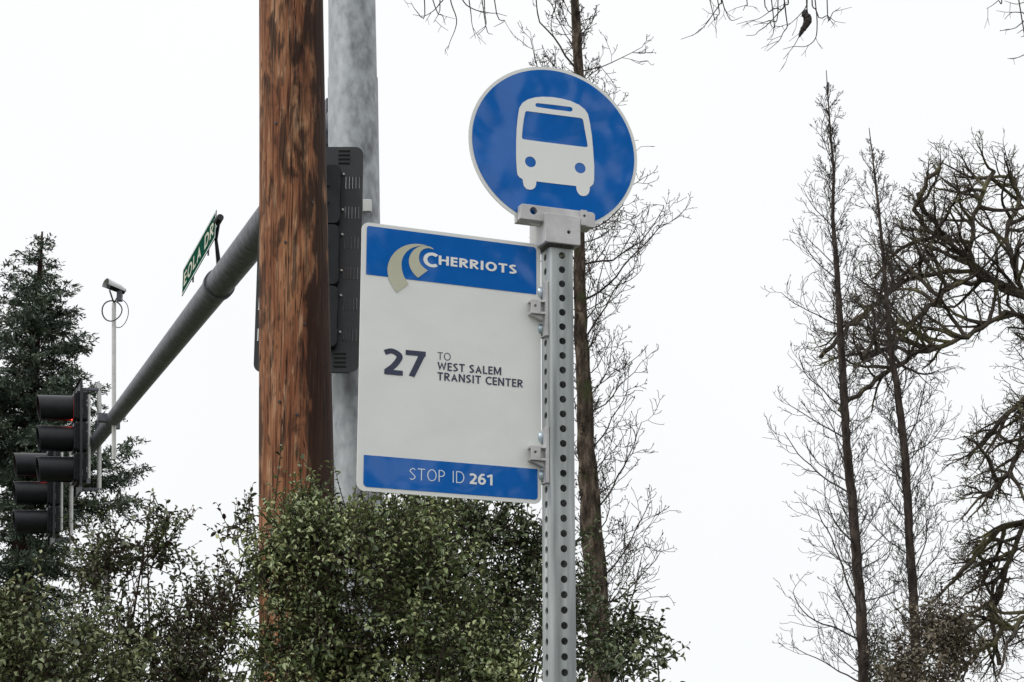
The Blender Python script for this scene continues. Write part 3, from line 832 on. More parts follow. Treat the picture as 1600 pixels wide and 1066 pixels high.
if n1.x > 0: n1 = -n1
rzh = math.atan2(n1.x, -n1.y)
heads = []
heads.append(signal_head(at(117, 686, 22.25), rzh, 'black traffic signal with red lit, mounted on the mast arm nearer the pole'))
heads.append(signal_head(at(76, 771, 24.3), rzh, 'black traffic signal with red lit, lower left, at the arm tip'))
for h_ in heads: h_.rotation_euler = (Matrix.Rotation(rad(-3.0), 4, 'Y') @ Matrix.Rotation(rzh, 4, 'Z')).to_euler()   # the heads hang slightly out of plumb
signal_head(at(484.5, 407, 10.72), math.pi, 'black traffic signal seen from behind, half hidden by the wooden utility pole', pipe=False)

# ------------------------------------------------------------------ street name sign on the arm
def arm_at(px_):
    lo_, hi_ = 0.0, ALEN + 2
    for _ in range(60):
        m_ = (lo_ + hi_) / 2; p = A0 + adir * m_ - EYE
        x = 800 + FPX * p.x / (p.y * CP + p.z * SP)
        if x > px_: lo_ = m_
        else: hi_ = m_
    return lo_, A0 + adir * lo_
t1, q1 = arm_at(342); t2, q2 = arm_at(290)
pr = at(337.7, 349.5, q1.y - .15); plft = at(285.2, 443, q1.y + .78)
ud = (plft - pr); ud.z *= 1; Ls = ud.length
u_dir = (pr - plft).normalized(); up = Vector((0, 0, 1)); nn = u_dir.cross(up).normalized()
if nn.dot(EYE - pr) < 0: nn = -nn
HS = .236
ns = thing('street_name_sign', (pr + plft) / 2, 'green street name sign with white letters clamped on the mast arm', 'street sign')
S3 = lambda x, y, n: plft + u_dir * x + up * y + nn * n
mb = MB(); slab(mb, S3, [rrect(0, -HS / 2, Ls, HS / 2, .012, 3)], [], -.002, .002); mb.build('panel', M['green_sign'], ns)
mb = MB(); flat(mb, S3, [rrect(.006, -HS / 2 + .006, Ls - .006, HS / 2 - .006, .012, 3)], [rrect(.018, -HS / 2 + .016, Ls - .018, HS / 2 - .016, .01, 3)], .003)
mb.build('border', M['symbol'], ns)
_, W_ = text_polys('EOLA DR', .17, .16); _, Wd = text_polys('EOLA ', .17, .16)
sc = (Ls - .12) / W_
for word, xo in (('EOLA', 0), ('DR', Wd + .16)):
    polys, _ = text_polys(word, .17, .16); v_, f_ = union_tris(polys)
    mb = MB(); mb.add([S3(.06 + (xo + x) * sc, -.058 + y * .116, .004) for x, y in v_], f_); mb.build('lettering', M['beige'], ns)
mb = MB()
clp = A0 + adir * t1
mb.tube([S3(Ls - .03, .03, -.015), S3(Ls + .055, .03, -.02)], [.032, .028], 10)
mb.tube([S3(Ls + .02, .03, -.02), S3(Ls - .06, -.10, -.02), clp + Vector((0, 0, .12)), clp], [.013, .013, .022, .03], 8)
mb.build('sign_clamp', M['signalblack'], ns)
for fx in (.3, .75):
    mb = MB(); mb.tube([S3(Ls * fx, -HS / 2 - .02, -.012), S3(Ls * fx, HS / 2 + .01, -.012)], .008, 6); mb.build('stiffener', M['armsteel'], ns)
mb = MB()
mb.tube([clp - adir * .035, clp + adir * .035], [.128, .127], 32); mb.build('strap', M['armsteel'], ns, smooth=True, autosmooth=40)

# ------------------------------------------------------------------ detection camera on a mast above the arm
tc_, qc = arm_at(178)
qc = qc + n1 * .02
top = at(178, 474, qc.y); bot = at(178, 718, qc.y)
dc = thing('detection_camera', bot, 'white hooded traffic camera on a thin vertical pole above the arm', 'camera')
axv = qc + n1 * .11
shift = Vector((axv.x - qc.x, axv.y - qc.y, 0))
mb = MB(); mb.tube([bot, top], .024, 14); mb.build('pole', M['pipe'], dc, smooth=True, autosmooth=40)
mb = MB(); mb.box((top.x, top.y, qc.z), .10, .22, .09, R3(rzh)); mb.build('pole_clamp', M['armsteel'], dc, bevel=.004)
# hood: half-open shell pointing left and slightly down
h0 = at(195, 456, qc.y + .05); h1 = at(165, 444, qc.y - .12)
hv = (h1 - h0); hl = hv.length; hd = hv.normalized(); hs_ = hd.cross(Vector((0, 0, 1))).normalized(); hu = hs_.cross(hd).normalized()
mb = MB(); vv = []; n = 16
for (t, r) in ((0, .030), (.25, .052), (1.0, .070)):
    for i in range(n + 1):
        q = rad(-15 + 210 * i / n); vv.append(h0 + hd * hl * t + (hs_ * math.cos(q) + hu * math.sin(q)) * r)
for (t, r) in ((0, .025), (.25, .047), (1.0, .065)):
    for i in range(n + 1):
        q = rad(-15 + 210 * i / n); vv.append(h0 + hd * hl * t + (hs_ * math.cos(q) + hu * math.sin(q)) * r)
ff = []; m_ = n + 1
for a in range(2):
    for i in range(n):
        ff.append((a * m_ + i, a * m_ + i + 1, (a + 1) * m_ + i + 1, (a + 1) * m_ + i)); ff.append((3 * m_ + a * m_ + i, 3 * m_ + (a + 1) * m_ + i, 3 * m_ + (a + 1) * m_ + i + 1, 3 * m_ + a * m_ + i + 1))
for i in range(n): ff.append((2 * m_ + i, 2 * m_ + i + 1, 5 * m_ + i + 1, 5 * m_ + i))
for a in range(2):
    for e_ in (0, n): ff.append((a * m_ + e_, (a + 1) * m_ + e_, 3 * m_ + (a + 1) * m_ + e_, 3 * m_ + a * m_ + e_))
mb.add(vv, ff); mb.build('hood', M['camwhite'], dc, smooth=True, autosmooth=45)
mb = MB(); mb.tube([h0 + hd * .01, h0 + hd * hl * .82], [.036, .042], 14); mb.build('camera_body', M['signalblack'], dc)
mb = MB()
mb.tube([h0 + hd * hl * .75 - hu * .05, at(174, 462, qc.y - .05), top], .010, 6); mb.tube([h0 + hd * hl * .3 - hu * .04, at(185, 462, qc.y), top], .010, 6)
mb.box(at(187, 463, qc.y), .055, .07, .11); mb.build('tilt_bracket', M['armsteel'], dc)
mb = MB()
cc = at(175, 486, qc.y - .05)
mb.tube([cc + Vector((.108 * math.cos(rad(a)), .02 * math.sin(rad(a * 2)), .115 * math.sin(rad(a)))) for a in range(80, 445, 12)], .0075, 6)
cc2 = at(187, 490, qc.y)
mb.tube([cc2 + Vector((.095 * math.cos(rad(a)), .02 * math.sin(rad(a * 2)), .16 * math.sin(rad(a)))) for a in range(100, -140, -12)], .0045, 6)
mb.build('cable_loops', M['cable'], dc)

# ------------------------------------------------------------------ bare trees
def polypath(pts, Y, yj=0.0):
    return [at(x, y, Y) for x, y in pts]
def path_at(P, z):
    for a, b in zip(P, P[1:]):
        lo_, hi_ = (a, b) if a.z < b.z else (b, a)
        if lo_.z <= z <= hi_.z:
            t = (z - lo_.z) / max(hi_.z - lo_.z, 1e-6); return lo_.lerp(hi_, t)
    return P[0] if abs(P[0].z - z) < abs(P[-1].z - z) else P[-1]
def grow(mb, rr, p, d, length, r, lev, maxlev, cfg):
    """one branch: zigzag polyline that bends upward, children alternate along it"""
    n = max(3, int(length / cfg['step'][lev]))
    pts = [p.copy()]; dirs = []
    dd = d.copy(); up = Vector((0, 0, 1))
    for i in range(n):
        k = cfg['zig'][lev]
        dd = dd + Vector((rr.gauss(0, k), rr.gauss(0, k), rr.gauss(0, k))) + up * cfg['trop'][lev] / n
        dd.normalize(); dirs.append(dd.copy())
        pts.append(pts[-1] + dd * (length / n))
    rt = max(cfg['rmin'], r * .35)
    rs_ = [r + (rt - r) * (i / n) ** .8 for i in range(n + 1)]
    mb.tube(pts, rs_, 6 if lev == 0 else (4 if lev == 1 else 3), cap=False)
    if lev >= maxlev: return
    nc = cfg['kids'][lev]; nc = max(1, int(nc * rr.uniform(.7, 1.3)))
    side = rr.choice((-1, 1))
    for c in range(nc):
        t = cfg['t0'] + (1 - cfg['t0']) * (c + rr.uniform(.2, .8)) / nc
        i = min(n - 1, int(t * n)); dv = dirs[i]
        perp = dv.cross(Vector((rr.gauss(0, 1), rr.gauss(0, 1), rr.gauss(0, 1)))); perp.normalize()
        vert = dv.cross(Vector((0, 1, 0)))
        if vert.length > .2: perp = (perp + vert.normalized() * side * .8).normalized()
        side = -side
        an = rad(rr.uniform(*cfg['ang'])); cd_ = dv * math.cos(an) + perp * math.sin(an)
        grow(mb, rr, pts[i + 1], cd_, length * rr.uniform(*cfg['len']) * (1.15 - .55 * t), max(cfg['rmin'], rs_[i + 1] * .6), lev + 1, maxlev, cfg)
def bare_tree(name, label, P, radii, Y, zlo, zhi, nb, env, seed, cfg, bark_, twig_, elev=(20, 50), group=None):
    """trunk along P (bottom to top) and ascending branches; env(z, side) gives the reach in metres"""
    rr = random.Random(seed)
    base = P[0]
    o = thing(name, base, label, 'tree', group)
    mb = MB()
    # resample trunk finely with slight irregularity
    Q, RR = [], []
    for i in range(len(P) - 1):
        m_ = max(2, int((P[i + 1] - P[i]).length / .12))
        for j_ in range(m_):
            t = j_ / m_; Q.append(P[i].lerp(P[i + 1], t)); RR.append(radii[i] + (radii[i + 1] - radii[i]) * t)
    Q.append(P[-1]); RR.append(radii[-1])
    Q2 = [q + Vector((rr.gauss(0, .05), rr.gauss(0, .05), 0)) * r for q, r in zip(Q, RR)]
    n = 14; b0 = len(mb.v)
    for i, (q, r) in enumerate(zip(Q2, RR)):
        for k in range(n):
            a = 2 * math.pi * k / n
            f = 1 + .07 * math.sin(3 * a + q.z * 1.7) + .05 * math.sin(5 * a - q.z * 2.9) + rr.gauss(0, .06)
            mb.v.append((q.x + r * f * math.cos(a), q.y + r * f * math.sin(a), q.z))
    for i in range(len(Q2) - 1):
        for k in range(n):
            k2 = (k + 1) % n; mb.f.append((b0 + i * n + k, b0 + i * n + k2, b0 + (i + 1) * n + k2, b0 + (i + 1) * n + k))
    mb.build('trunk', bark_, o, smooth=True)
    cb = MB()
    az = rr.uniform(0, 6.28)
    for i in range(nb):
        z = zlo + (zhi - zlo) * (i + rr.uniform(0, .9)) / nb
        p = path_at(Q2, z)
        az += 2.4 + rr.uniform(-.5, .5)
        h = Vector((math.cos(az), math.sin(az) * .9, 0))
        reach = env(z, h.x)
        el = rad(rr.uniform(*elev) + max(0, (z - zlo) / (zhi - zlo) - .55) * 40); d = h * math.cos(el) + Vector((0, 0, math.sin(el)))
        ln = reach * min(1.3, 1 / max(.35, math.cos(el + .2))) * rr.uniform(*cfg.get('vary', (.5, 1.12)))
        if ln < .05: continue
        ir = min(range(len(Q2)), key=lambda k_: abs(Q2[k_].z - z))
        r0 = min(RR[ir] * .45, cfg['r0'] * (ln ** .8)) 
        grow(cb, rr, p, d, ln, max(r0, cfg['rmin'] * 1.5), 0, cfg['lev'], cfg)
    cb.build('branches', twig_, o)
    return o
def interp(z, tab):
    tab = sorted(tab)
    if z <= tab[0][0]: return tab[0][1]
    for (a, va), (b, vb) in zip(tab, tab[1:]):
        if z <= b: return va + (vb - va) * (z - a) / (b - a)
    return tab[-1][1]

# tree behind the post
CY = 15.0
cpx = [(937, 1160), (940, 1066), (936, 1000), (930, 900), (923, 800), (916, 700), (912, 600), (907, 500), (905, 400), (905, 300), (905, 200), (904, 110), (901, 60), (898, 0), (892, -160), (884, -360), (878, -520)]
cP = [at(x, y, CY) for x, y in cpx]; cP = [Vector((cP[0].x + .02, CY, 0))] + cP
cr = [.10] + [v / 2 / 3102 * 15.6 for v in (37, 36, 35, 34, 32, 27, 23, 20, 18.5, 18, 17.5, 16.5, 15, 14, 10, 6, 3)]
zpx = lambda y, Y: at(900, y, Y).z
er = [(zpx(y, CY), v / 3102 * 15.5) for y, v in ((1060, 185), (950, 200), (880, 200), (780, 150), (700, 165), (600, 195), (490, 190), (330, 180), (250, 130), (100, 115), (30, 80), (-150, 70), (-520, 20))]
el_ = [(zpx(y, CY), v / 3102 * 15.5) for y, v in ((1060, 70), (900, 60), (600, 60), (420, 100), (340, 185), (250, 130), (110, 165), (40, 140), (-150, 90), (-520, 20))]
cfg_c = dict(step=[.085, .06, .05, .04], zig=[.17, .21, .24, .24], trop=[.95, .6, .5, .3], kids=[8, 5, 2], t0=.10, ang=(30, 65), vary=(.35, .95), len=(.26, .52), rmin=.0023, r0=.0095, lev=3)
bare_tree('bare_tree', 'bare leafless tree with mossy trunk standing right behind the bus stop post', cP, cr, CY, zpx(1040, CY), zpx(-420, CY), 210,
          lambda z, s: interp(z, er) * max(.35, s) if s > 0 else interp(z, el_) * max(.35, -s), 21, cfg_c, M['bark_mid'], M['twig_mid'], (5, 48))

# two slim trees to the right
RY = 34.0
cfg_s = dict(step=[.15, .11, .09, .08], zig=[.15, .19, .22, .22], trop=[1.0, .6, .45, .3], kids=[7, 4, 2], t0=.10, ang=(25, 60), len=(.30, .58), rmin=.0044, r0=.0125, lev=3)
def slim(pts, wid, label, seed, L_tab, R_tab, nb, ytop):
    P = [at(x, y, RY) for x, y in pts]; P = [Vector((P[0].x + .05, RY, 0))] + P
    r = [wid[0] * 1.1 / 2 / 3102 * 35] + [v / 2 / 3102 * 35 for v in wid]
    eL = [(zpx(y, RY), v / 3102 * 35) for y, v in L_tab]; eR = [(zpx(y, RY), v / 3102 * 35) for y, v in R_tab]
    return bare_tree('slim_bare_tree', label, P, r, RY, zpx(1100, RY), zpx(ytop, RY), nb,
                     lambda z, s: interp(z, eR) * max(.45, s) if s > 0 else interp(z, eL) * max(.45, -s), seed, cfg_s, M['bark_slim'], M['twig_slim'], (15, 55), 'slim bare trees')
slim([(1352, 1120), (1350, 1066), (1345, 950), (1335, 820), (1323, 700), (1316, 560), (1308, 430), (1301, 340), (1303, 270), (1297, 200), (1291, 110)], [17, 16, 16, 15, 13, 11, 9, 6, 4.5, 3, 1.2],
     'taller leafless slim tree rising alone at the left of the right-hand trees', 5,
     [(1060, 110), (880, 130), (750, 100), (600, 85), (480, 75), (300, 50), (200, 38), (120, 10)], [(1060, 70), (900, 80), (700, 80), (500, 75), (330, 45), (220, 38), (120, 10)], 160, 135)
slim([(1434, 1120), (1432, 1066), (1430, 980), (1422, 850), (1413, 700), (1401, 600), (1391, 540), (1380, 400), (1371, 310), (1358, 200)], [16, 15, 15, 13, 12, 10, 8, 6, 4, 1.2],
     'shorter leafless slim tree between the tall slim tree and gnarled oak', 9,
     [(1060, 70), (900, 80), (700, 70), (500, 60), (330, 42), (215, 8)], [(1060, 80), (900, 95), (700, 110), (560, 80), (400, 50), (300, 35), (215, 8)], 150, 225)

# gnarled oak by space colonisation
def colonise(seeds, parents, attr, D, dk, di, iters, rng, jit=.25, bias=None):
    nodes = [np.array(s) for s in seeds]; par = list(parents)
    Aat = np.array(attr); alive = np.ones(len(Aat), bool)
    nd = np.full(len(Aat), 1e9); ni = np.zeros(len(Aat), int)
    def upd(start):
        X = np.array(nodes[start:])
        for c in range(0, len(X), 400):
            d = np.linalg.norm(Aat[:, None, :] - X[None, c:c + 400], axis=2); k = d.argmin(1); dm = d[np.arange(len(Aat)), k]
            b = dm < nd; nd[b] = dm[b]; ni[b] = k[b] + c + start
    upd(0)
    last = {}
    for it in range(iters):
        sel = alive & (nd < di)
        if not sel.any(): break
        start = len(nodes); acc = {}
        for a in np.nonzero(sel)[0]:
            v = Aat[a] - nodes[ni[a]]; v = v / (np.linalg.norm(v) + 1e-9); acc.setdefault(ni[a], []).append(v)
        grew = False
        for i, vs in acc.items():
            v = np.sum(vs, 0); l = np.linalg.norm(v)
            if l < .25 * len(vs) or l < 1e-6: v = vs[0]; l = 1
            v = v / l + rng.normal(0, jit, 3) + (bias(nodes[i]) if bias else 0); v /= np.linalg.norm(v)
            q_ = nodes[i] + v * D
            if any(np.linalg.norm(nodes[k] - q_) < D * .45 for k in last.get(i, ())) or len(last.get(i, ())) > 4: continue
            last.setdefault(i, []).append(len(nodes))
            nodes.append(nodes[i] + v * D); par.append(i); grew = True
        if not grew: break
        upd(start)
        alive &= nd > dk
    return nodes, par
def tubes_from_graph(mb, nodes, par, r_tip, ex, rmax=9, minlev=0):
    n = len(nodes); kids = [[] for _ in range(n)]
    for i, p in enumerate(par):
        if p >= 0: kids[p].append(i)
    order = []; stack = [i for i in range(n) if par[i] < 0]
    while stack:
        i = stack.pop(); order.append(i); stack += kids[i]
    R = [0.0] * n
    for i in reversed(order):
        s = sum(R[k] ** ex for k in kids[i]); R[i] = min(rmax, max(r_tip, s ** (1 / ex) if s else r_tip))
    stack = [(i, None) for i in range(n) if par[i] < 0]
    while stack:
        i, pr_ = stack.pop()
        ch = [] if pr_ is None else [pr_]
        while True:
            ch.append(i)
            if not kids[i]: break
            ks = sorted(kids[i], key=lambda k: -R[k])
            for k in ks[1:]: stack.append((k, i))
            i = ks[0]
        if len(ch) > 1:
            rs_ = [R[c] for c in ch]
            if pr_ is not None: rs_[0] = rs_[1]
            mb.tube([Vector(nodes[c]) for c in ch], rs_, 7 if max(rs_) > .04 else (5 if max(rs_) > .015 else 3), cap=False)
    return R
def oak():
    Y0 = 40.0; rng = np.random.default_rng(5); rr = random.Random(5)
    tr_px = [(1800, 1330), (1790, 1150), (1770, 950), (1740, 780), (1715, 660), (1700, 600)]
    limbs = [
        ([(1700, 600), (1650, 500), (1600, 462), (1565, 445), (1540, 432), (1522, 415), (1500, 396), (1472, 366), (1448, 330), (1432, 300)], 0),
        ([(1715, 660), (1640, 500), (1600, 494), (1572, 488), (1545, 505), (1500, 530), (1460, 545), (1425, 556), (1395, 575), (1350, 610), (1310, 640)], -.9),
        ([(1522, 415), (1516, 380), (1522, 335), (1535, 300), (1555, 270)], .6),
        ([(1540, 432), (1500, 425), (1455, 428), (1420, 438), (1370, 470), (1320, 520), (1280, 560)], 1.4),
        ([(1500, 396), (1450, 360), (1430, 330), (1445, 290), (1470, 260)], -.5),
        ([(1600, 462), (1580, 400), (1570, 360), (1590, 320), (1585, 280)], .9),
        ([(1565, 445), (1500, 440), (1460, 470), (1430, 500), (1395, 540), (1350, 560)], -1.6),
        ([(1640, 640), (1600, 625), (1575, 645), (1550, 670), (1530, 700)], .3),
        ([(1715, 660), (1680, 640), (1640, 640)], .3),
        ([(1640, 640), (1605, 690), (1575, 740), (1545, 780)], -.7),
        ([(1740, 780), (1660, 790), (1600, 815), (1560, 830), (1525, 860), (1500, 900)], .5),
        ([(1770, 950), (1680, 930), (1610, 960), (1570, 985), (1540, 1010), (1500, 1050)], -.6),
        ([(1600, 815), (1570, 900), (1550, 960), (1560, 1040)], .9),
    ]
    nodes, par = [], []
    def addp(pts, root=-1, dy=0.0):
        pp_ = [np.array(p) for p in pts]
        i = root
        for a, b in zip(pp_, pp_[1:]):
            m_ = max(1, int(np.linalg.norm(b - a) / .16))
            for k in range(1, m_ + 1):
                q = a + (b - a) * k / m_ + rng.normal(0, .025, 3)
                nodes.append(q); par.append(i); i = len(nodes) - 1
        return i
    tp = [at(x, y, Y0) for x, y in tr_px]; base = Vector((tp[0].x, Y0, 0))
    nodes.append(np.array(base)); par.append(-1)
    addp([base] + tp, 0)
    for pts, dy in limbs:
        P = []
        for k, (x, y) in enumerate(pts): P.append(at(x, y, Y0 + dy * k / (len(pts) - 1)))
        X = np.array(nodes); i = int(np.linalg.norm(X - np.array(P[0]), axis=1).argmin())
        addp([Vector(nodes[i])] + P[1:], i)
    zmid = at(1600, 600, Y0).z
    polyU = [(1415, 320), (1440, 270), (1490, 240), (1545, 232), (1600, 242), (1720, 270), (1720, 560), (1600, 585), (1520, 600), (1470, 610), (1420, 650), (1370, 665), (1300, 660), (1250, 600), (1265, 540), (1310, 490), (1330, 440), (1370, 380), (1395, 330)]
    polyL = [(1720, 550), (1580, 560), (1540, 600), (1500, 690), (1490, 760), (1500, 800), (1485, 830), (1470, 900), (1440, 960), (1430, 1090), (1720, 1090)]
    def px_of(p):
        q = p - EYE; d = q.y * CP + q.z * SP
        return 800 + FPX * q.x / d, 533 - FPX * (q.z * CP - q.y * SP) / d
    mb = MB(); n0 = len(nodes)
    R = tubes_from_graph(mb, nodes, par, .05, 3.2, .15)
    cfgU = dict(step=[.16, .12, .09, .08], zig=[.15, .19, .22, .24], trop=[.35, .25, .2, .1], kids=[7, 4, 3], t0=.15, ang=(25, 60), len=(.34, .62), rmin=.0058, r0=.05, lev=3)
    cfgL = dict(cfgU, trop=[-.25, -.1, .15, .1])
    done = 0; tries = 0; cells = {}; nup = nlo = 0
    zmid = at(1600, 600, Y0).z
    while done < 232 and tries < 9000:
        tries += 1
        i = rr.randrange(8, n0); p = Vector(nodes[i]); x, y = px_of(p)
        up_ = p.z > zmid - .3
        poly = polyU if up_ else polyL
        if x > 1690 or (up_ and nup > 135) or (not up_ and nlo > 95): continue
        cell = (int(x / 28), int(y / 28))
        if cells.get(cell, 0) >= 3: continue
        d = Vector((rr.gauss(-.55, .6), rr.gauss(0, .7), rr.gauss(.45, .55) if up_ else rr.gauss(-.25, .6))).normalized()
        ln = rr.uniform(.7, 2.1)
        while ln > .4:
            ex, ey = px_of(p + d * ln)
            if inpoly(ex, ey, poly): break
            ln *= .7
        if ln <= .55: continue
        cells[cell] = cells.get(cell, 0) + 1
        if up_: nup += 1
        else: nlo += 1
        grow(mb, rr, p, d, ln * .9, min(.05, .016 + .020 * ln), 0, 3, cfgU if up_ else cfgL); done += 1
    att = []
    o = thing('oak_tree', base, 'broad leafless gnarled oak with mossy crooked limbs at the right edge', 'tree')
    # trunk as its own part: the first run of nodes
    tb = MB()
    tb.tube([base] + tp, [.48, .42, .38, .34, .30, .26, .22], 14); tb.build('trunk', M['bark_oak'], o, smooth=True)
    mb.build('branches', M['bark_oak'], o)
oak()

# ------------------------------------------------------------------ tree whose limb hangs in from above the frame
def overhang():
    Y0 = 9.5; rr = random.Random(8)
    base = Vector((6.2, 10.5, 0))
    o = thing('overhanging_tree', base, 'thin bare twigs drooping into the top of the view from an unseen limb', 'tree')
    mb = MB(); mb.tube([base, base + Vector((-.05, 0, 2)), base + Vector((-.2, -.1, 4.2)), base + Vector((-.1, .1, 7)), base + Vector((.2, .1, 10))], [.24, .19, .16, .12, .05], 14)
    mb.build('trunk', M['bark_mid'], o, smooth=True)
    limb = [base + Vector((-.2, -.1, 4.3)), Vector((4.6, 9.9, 5.9)), Vector((3.2, 9.6, 6.75)), Vector((1.6, 9.5, 6.72)), Vector((.4, 9.5, 6.6)), Vector((-.5, 9.4, 6.35))]
    mb = MB(); mb.tube([Vector(p) for p in catmull(limb, 6)], list(np.linspace(.085, .014, 31)), 8)
    mb.build('limb', M['twig_mid'], o, smooth=True)
    tw = [MB(), MB(), MB()]; cur = [0]
    def twig(pts, r0=.0042, r1=.0016, dy=0.0, forks=2):
        P = [at(x, y, Y0 + dy + rr.uniform(-.03, .03)) for x, y in pts]
        tip_top = P[0]
        # rise to the limb
        L_ = [Vector(p) for p in catmull(limb, 6)]
        near = min(L_, key=lambda q_: (q_ - tip_top - Vector((0, 0, .35))).length)
        mid = tip_top.lerp(near, .5) + Vector((rr.uniform(-.05, .05), 0, .06))
        P = [near, mid] + P
        Q = [Vector(p) for p in catmull(P, 4)]
        tw[cur[0]].tube(Q, list(np.linspace(r0 * 1.5, r1, len(Q))), 5, cap=False)
        for k in range(forks):
            i = rr.randint(len(Q) // 2, len(Q) - 2); d = (Q[i + 1] - Q[i]).normalized()
            d = (d + Vector((rr.uniform(-1, 1), rr.uniform(-.4, .4), rr.uniform(-.6, .3)))).normalized(); ln = rr.uniform(.05, .13)
            tw[cur[0]].tube([Q[i], Q[i] + d * ln * .5, Q[i] + d * ln + Vector((rr.uniform(-.02, .02), 0, rr.uniform(-.01, .02)))], [r1 * 1.3, r1 * 1.1, r1 * .8], 4, cap=False)
            tw[cur[0]].tube([Q[i] + d * ln * .5, Q[i] + d * ln * .6 + Vector((rr.uniform(-.04, .04), 0, -.03))], [r1, r1 * .7], 4, cap=False)
        return Q
    z1 = lambda a, b: (1040 + a / 5.926, a * 0 + b / 5.93)
    c2 = [[(515, -40), (500, 40), (440, 130), (370, 230), (280, 312), (140, 366)], [(515, -30), (560, 110), (610, 190), (712, 158)], [(490, 50), (478, 150), (472, 230)], [(750, -20), (740, 50), (716, 100)],
          [(1130, -40), (1105, 50), (1040, 125), (1000, 170), (920, 250), (860, 290), (825, 325), (745, 330)], [(1100, 20), (1000, 80), (890, 160), (820, 190)], [(1040, 125), (960, 190), (810, 235)], [(1105, 55), (1120, 180), (1125, 250), (1090, 300), (1060, 365), (1010, 415), (935, 475)],
          [(915, -20), (930, 70), (960, 110), (1000, 80)], [(1305, -40), (1300, 60), (1250, 130), (1190, 190), (1125, 245)], [(1310, 0), (1320, 150), (1285, 250), (1230, 350), (1185, 430), (1090, 550)],
          [(1355, -20), (1395, 100), (1402, 270), (1380, 370), (1300, 430), (1185, 432), (1085, 458)], [(1395, 100), (1500, 145), (1515, 185), (1497, 208)], [(1500, 145), (1550, 115), (1620, 70)], [(440, 128), (475, 150)], [(1000, 170), (1020, 240), (1090, 245)]]
    for P in c2: twig([z1(*p) for p in P], 0.0030, .0013, .0, 2)
    z0_ = lambda a, b: (630 + a / 2.961, b / 2.961)
    c1 = [[(190, -30), (170, 15), (140, 50), (95, 75), (45, 68)], [(100, 70), (60, 50), (35, 10)], [(215, -20), (245, 80), (242, 130), (218, 190), (205, 232)], [(150, 40), (180, 70), (195, 115)], [(300, -30), (313, 60), (318, 110), (335, 178)], [(375, -30), (378, 60), (382, 120), (342, 165)], [(382, 120), (415, 160)], [(265, -20), (320, 40), (400, 60), (432, 62), (480, 75)], [(432, 64), (470, 95), (420, 125)], [(170, 15), (165, 60), (140, 105)]]
    cur[0] = 1
    for P in c1: twig([z0_(*p) for p in P], 0.0030, .0013, -.05, 1)
    z3 = lambda a, b: (1500 + a / 10.66, b / 10.66)
    c3 = [[(700, -40), (640, 10), (540, 90), (440, 145)], [(1100, 150), (1040, 205), (880, 205), (810, 250), (740, 325)], [(1110, 240), (1060, 350), (960, 440), (910, 470), (790, 500), (665, 510)], [(1120, 880), (1060, 915), (960, 960), (800, 980)], [(1160, 20), (1060, 40), (930, 70), (740, 15)], [(1120, 380), (1030, 500), (950, 560)], [(1150, 560), (1060, 600), (1010, 620)]]
    cur[0] = 2
    for P in c3: twig([z3(*p) for p in P], .0030, .0013, .1, 1)
    for q_ in tw: q_.build('twigs', M['twig_mid'], o)
    # hanging withered leaf cluster
    lf = MB()
    Q = [at(*z1(a, b), Y0) for a, b in ((1300, 90), (1285, 140), (1320, 170), (1300, 230), (1265, 285), (1235, 345))]
    Q = [Vector(p) for p in catmull(Q, 4)]
    lf.tube(Q, [.004, .008, .013, .014, .016, .014, .02, .022, .019, .02, .022, .019, .018, .016, .015, .016, .012, .012, .009, .007, .003][:len(Q)], 6)
    for k in range(9):
        c = Q[rr.randint(0, len(Q) - 1)]; d = Vector((rr.uniform(-1, 1), rr.uniform(-1, 1), rr.uniform(-1, .4))).normalized() * .035; s_ = d.orthogonal().normalized() * .009
        lf.add([c, c + d * .5 + s_, c + d, c + d * .5 - s_], [(0, 1, 2, 3)])
    lf.build('withered_leaves', M['wilt'], o)
overhang()

# ------------------------------------------------------------------ leaves by the thousand
def leaf_mesh(name, mat_, parent, base, dirv, nrm, ln, wd, tint, fold=.25, curl=.28):
    """vectorised: folded six-point leaves"""
    n = len(base)
    d = dirv / np.linalg.norm(dirv, axis=1, keepdims=True)
    s = np.cross(d, nrm); s /= np.linalg.norm(s, axis=1, keepdims=True) + 1e-9
    u = np.cross(s, d)
    ln = ln[:, None]; wd = wd[:, None]
    P = np.zeros((n, 6, 3))
    P[:, 0] = base
    P[:, 1] = base + d * ln * .34 + s * wd * .5 + u * wd * fold
    P[:, 2] = base + d * ln * .72 + s * wd * .40 + u * (wd * fold - ln * curl * .4)
    P[:, 3] = base + d * ln - u * ln * curl
    P[:, 4] = base + d * ln * .72 - s * wd * .40 + u * (wd * fold - ln * curl * .4)
    P[:, 5] = base + d * ln * .34 - s * wd * .5 + u * wd * fold
    V = P.reshape(-1, 3) - np.array(root_loc(parent))
    me = bpy.data.meshes.new(name)
    me.vertices.add(n * 6); me.vertices.foreach_set('co', V.astype(np.float32).ravel())
    idx = (np.arange(n)[:, None] * 6 + np.array([0, 1, 2, 3, 0, 3, 4, 5])[None]).ravel()
    me.loops.add(n * 8); me.loops.foreach_set('vertex_index', idx.astype(np.int32))
    me.polygons.add(n * 2); me.polygons.foreach_set('loop_start', (np.arange(n * 2) * 4).astype(np.int32))
    at_ = me.attributes.new('tint', 'FLOAT', 'POINT'); at_.data.foreach_set('value', np.repeat(tint, 6).astype(np.float32))
    me.update(); me.validate()
    me.materials.append(mat_)
    o = bpy.data.objects.new(name, me); COL.objects.link(o); o.parent = parent
    return o
def rdir(rng, n):
    v = rng.normal(0, 1, (n, 3)); return v / np.linalg.norm(v, axis=1, keepdims=True)
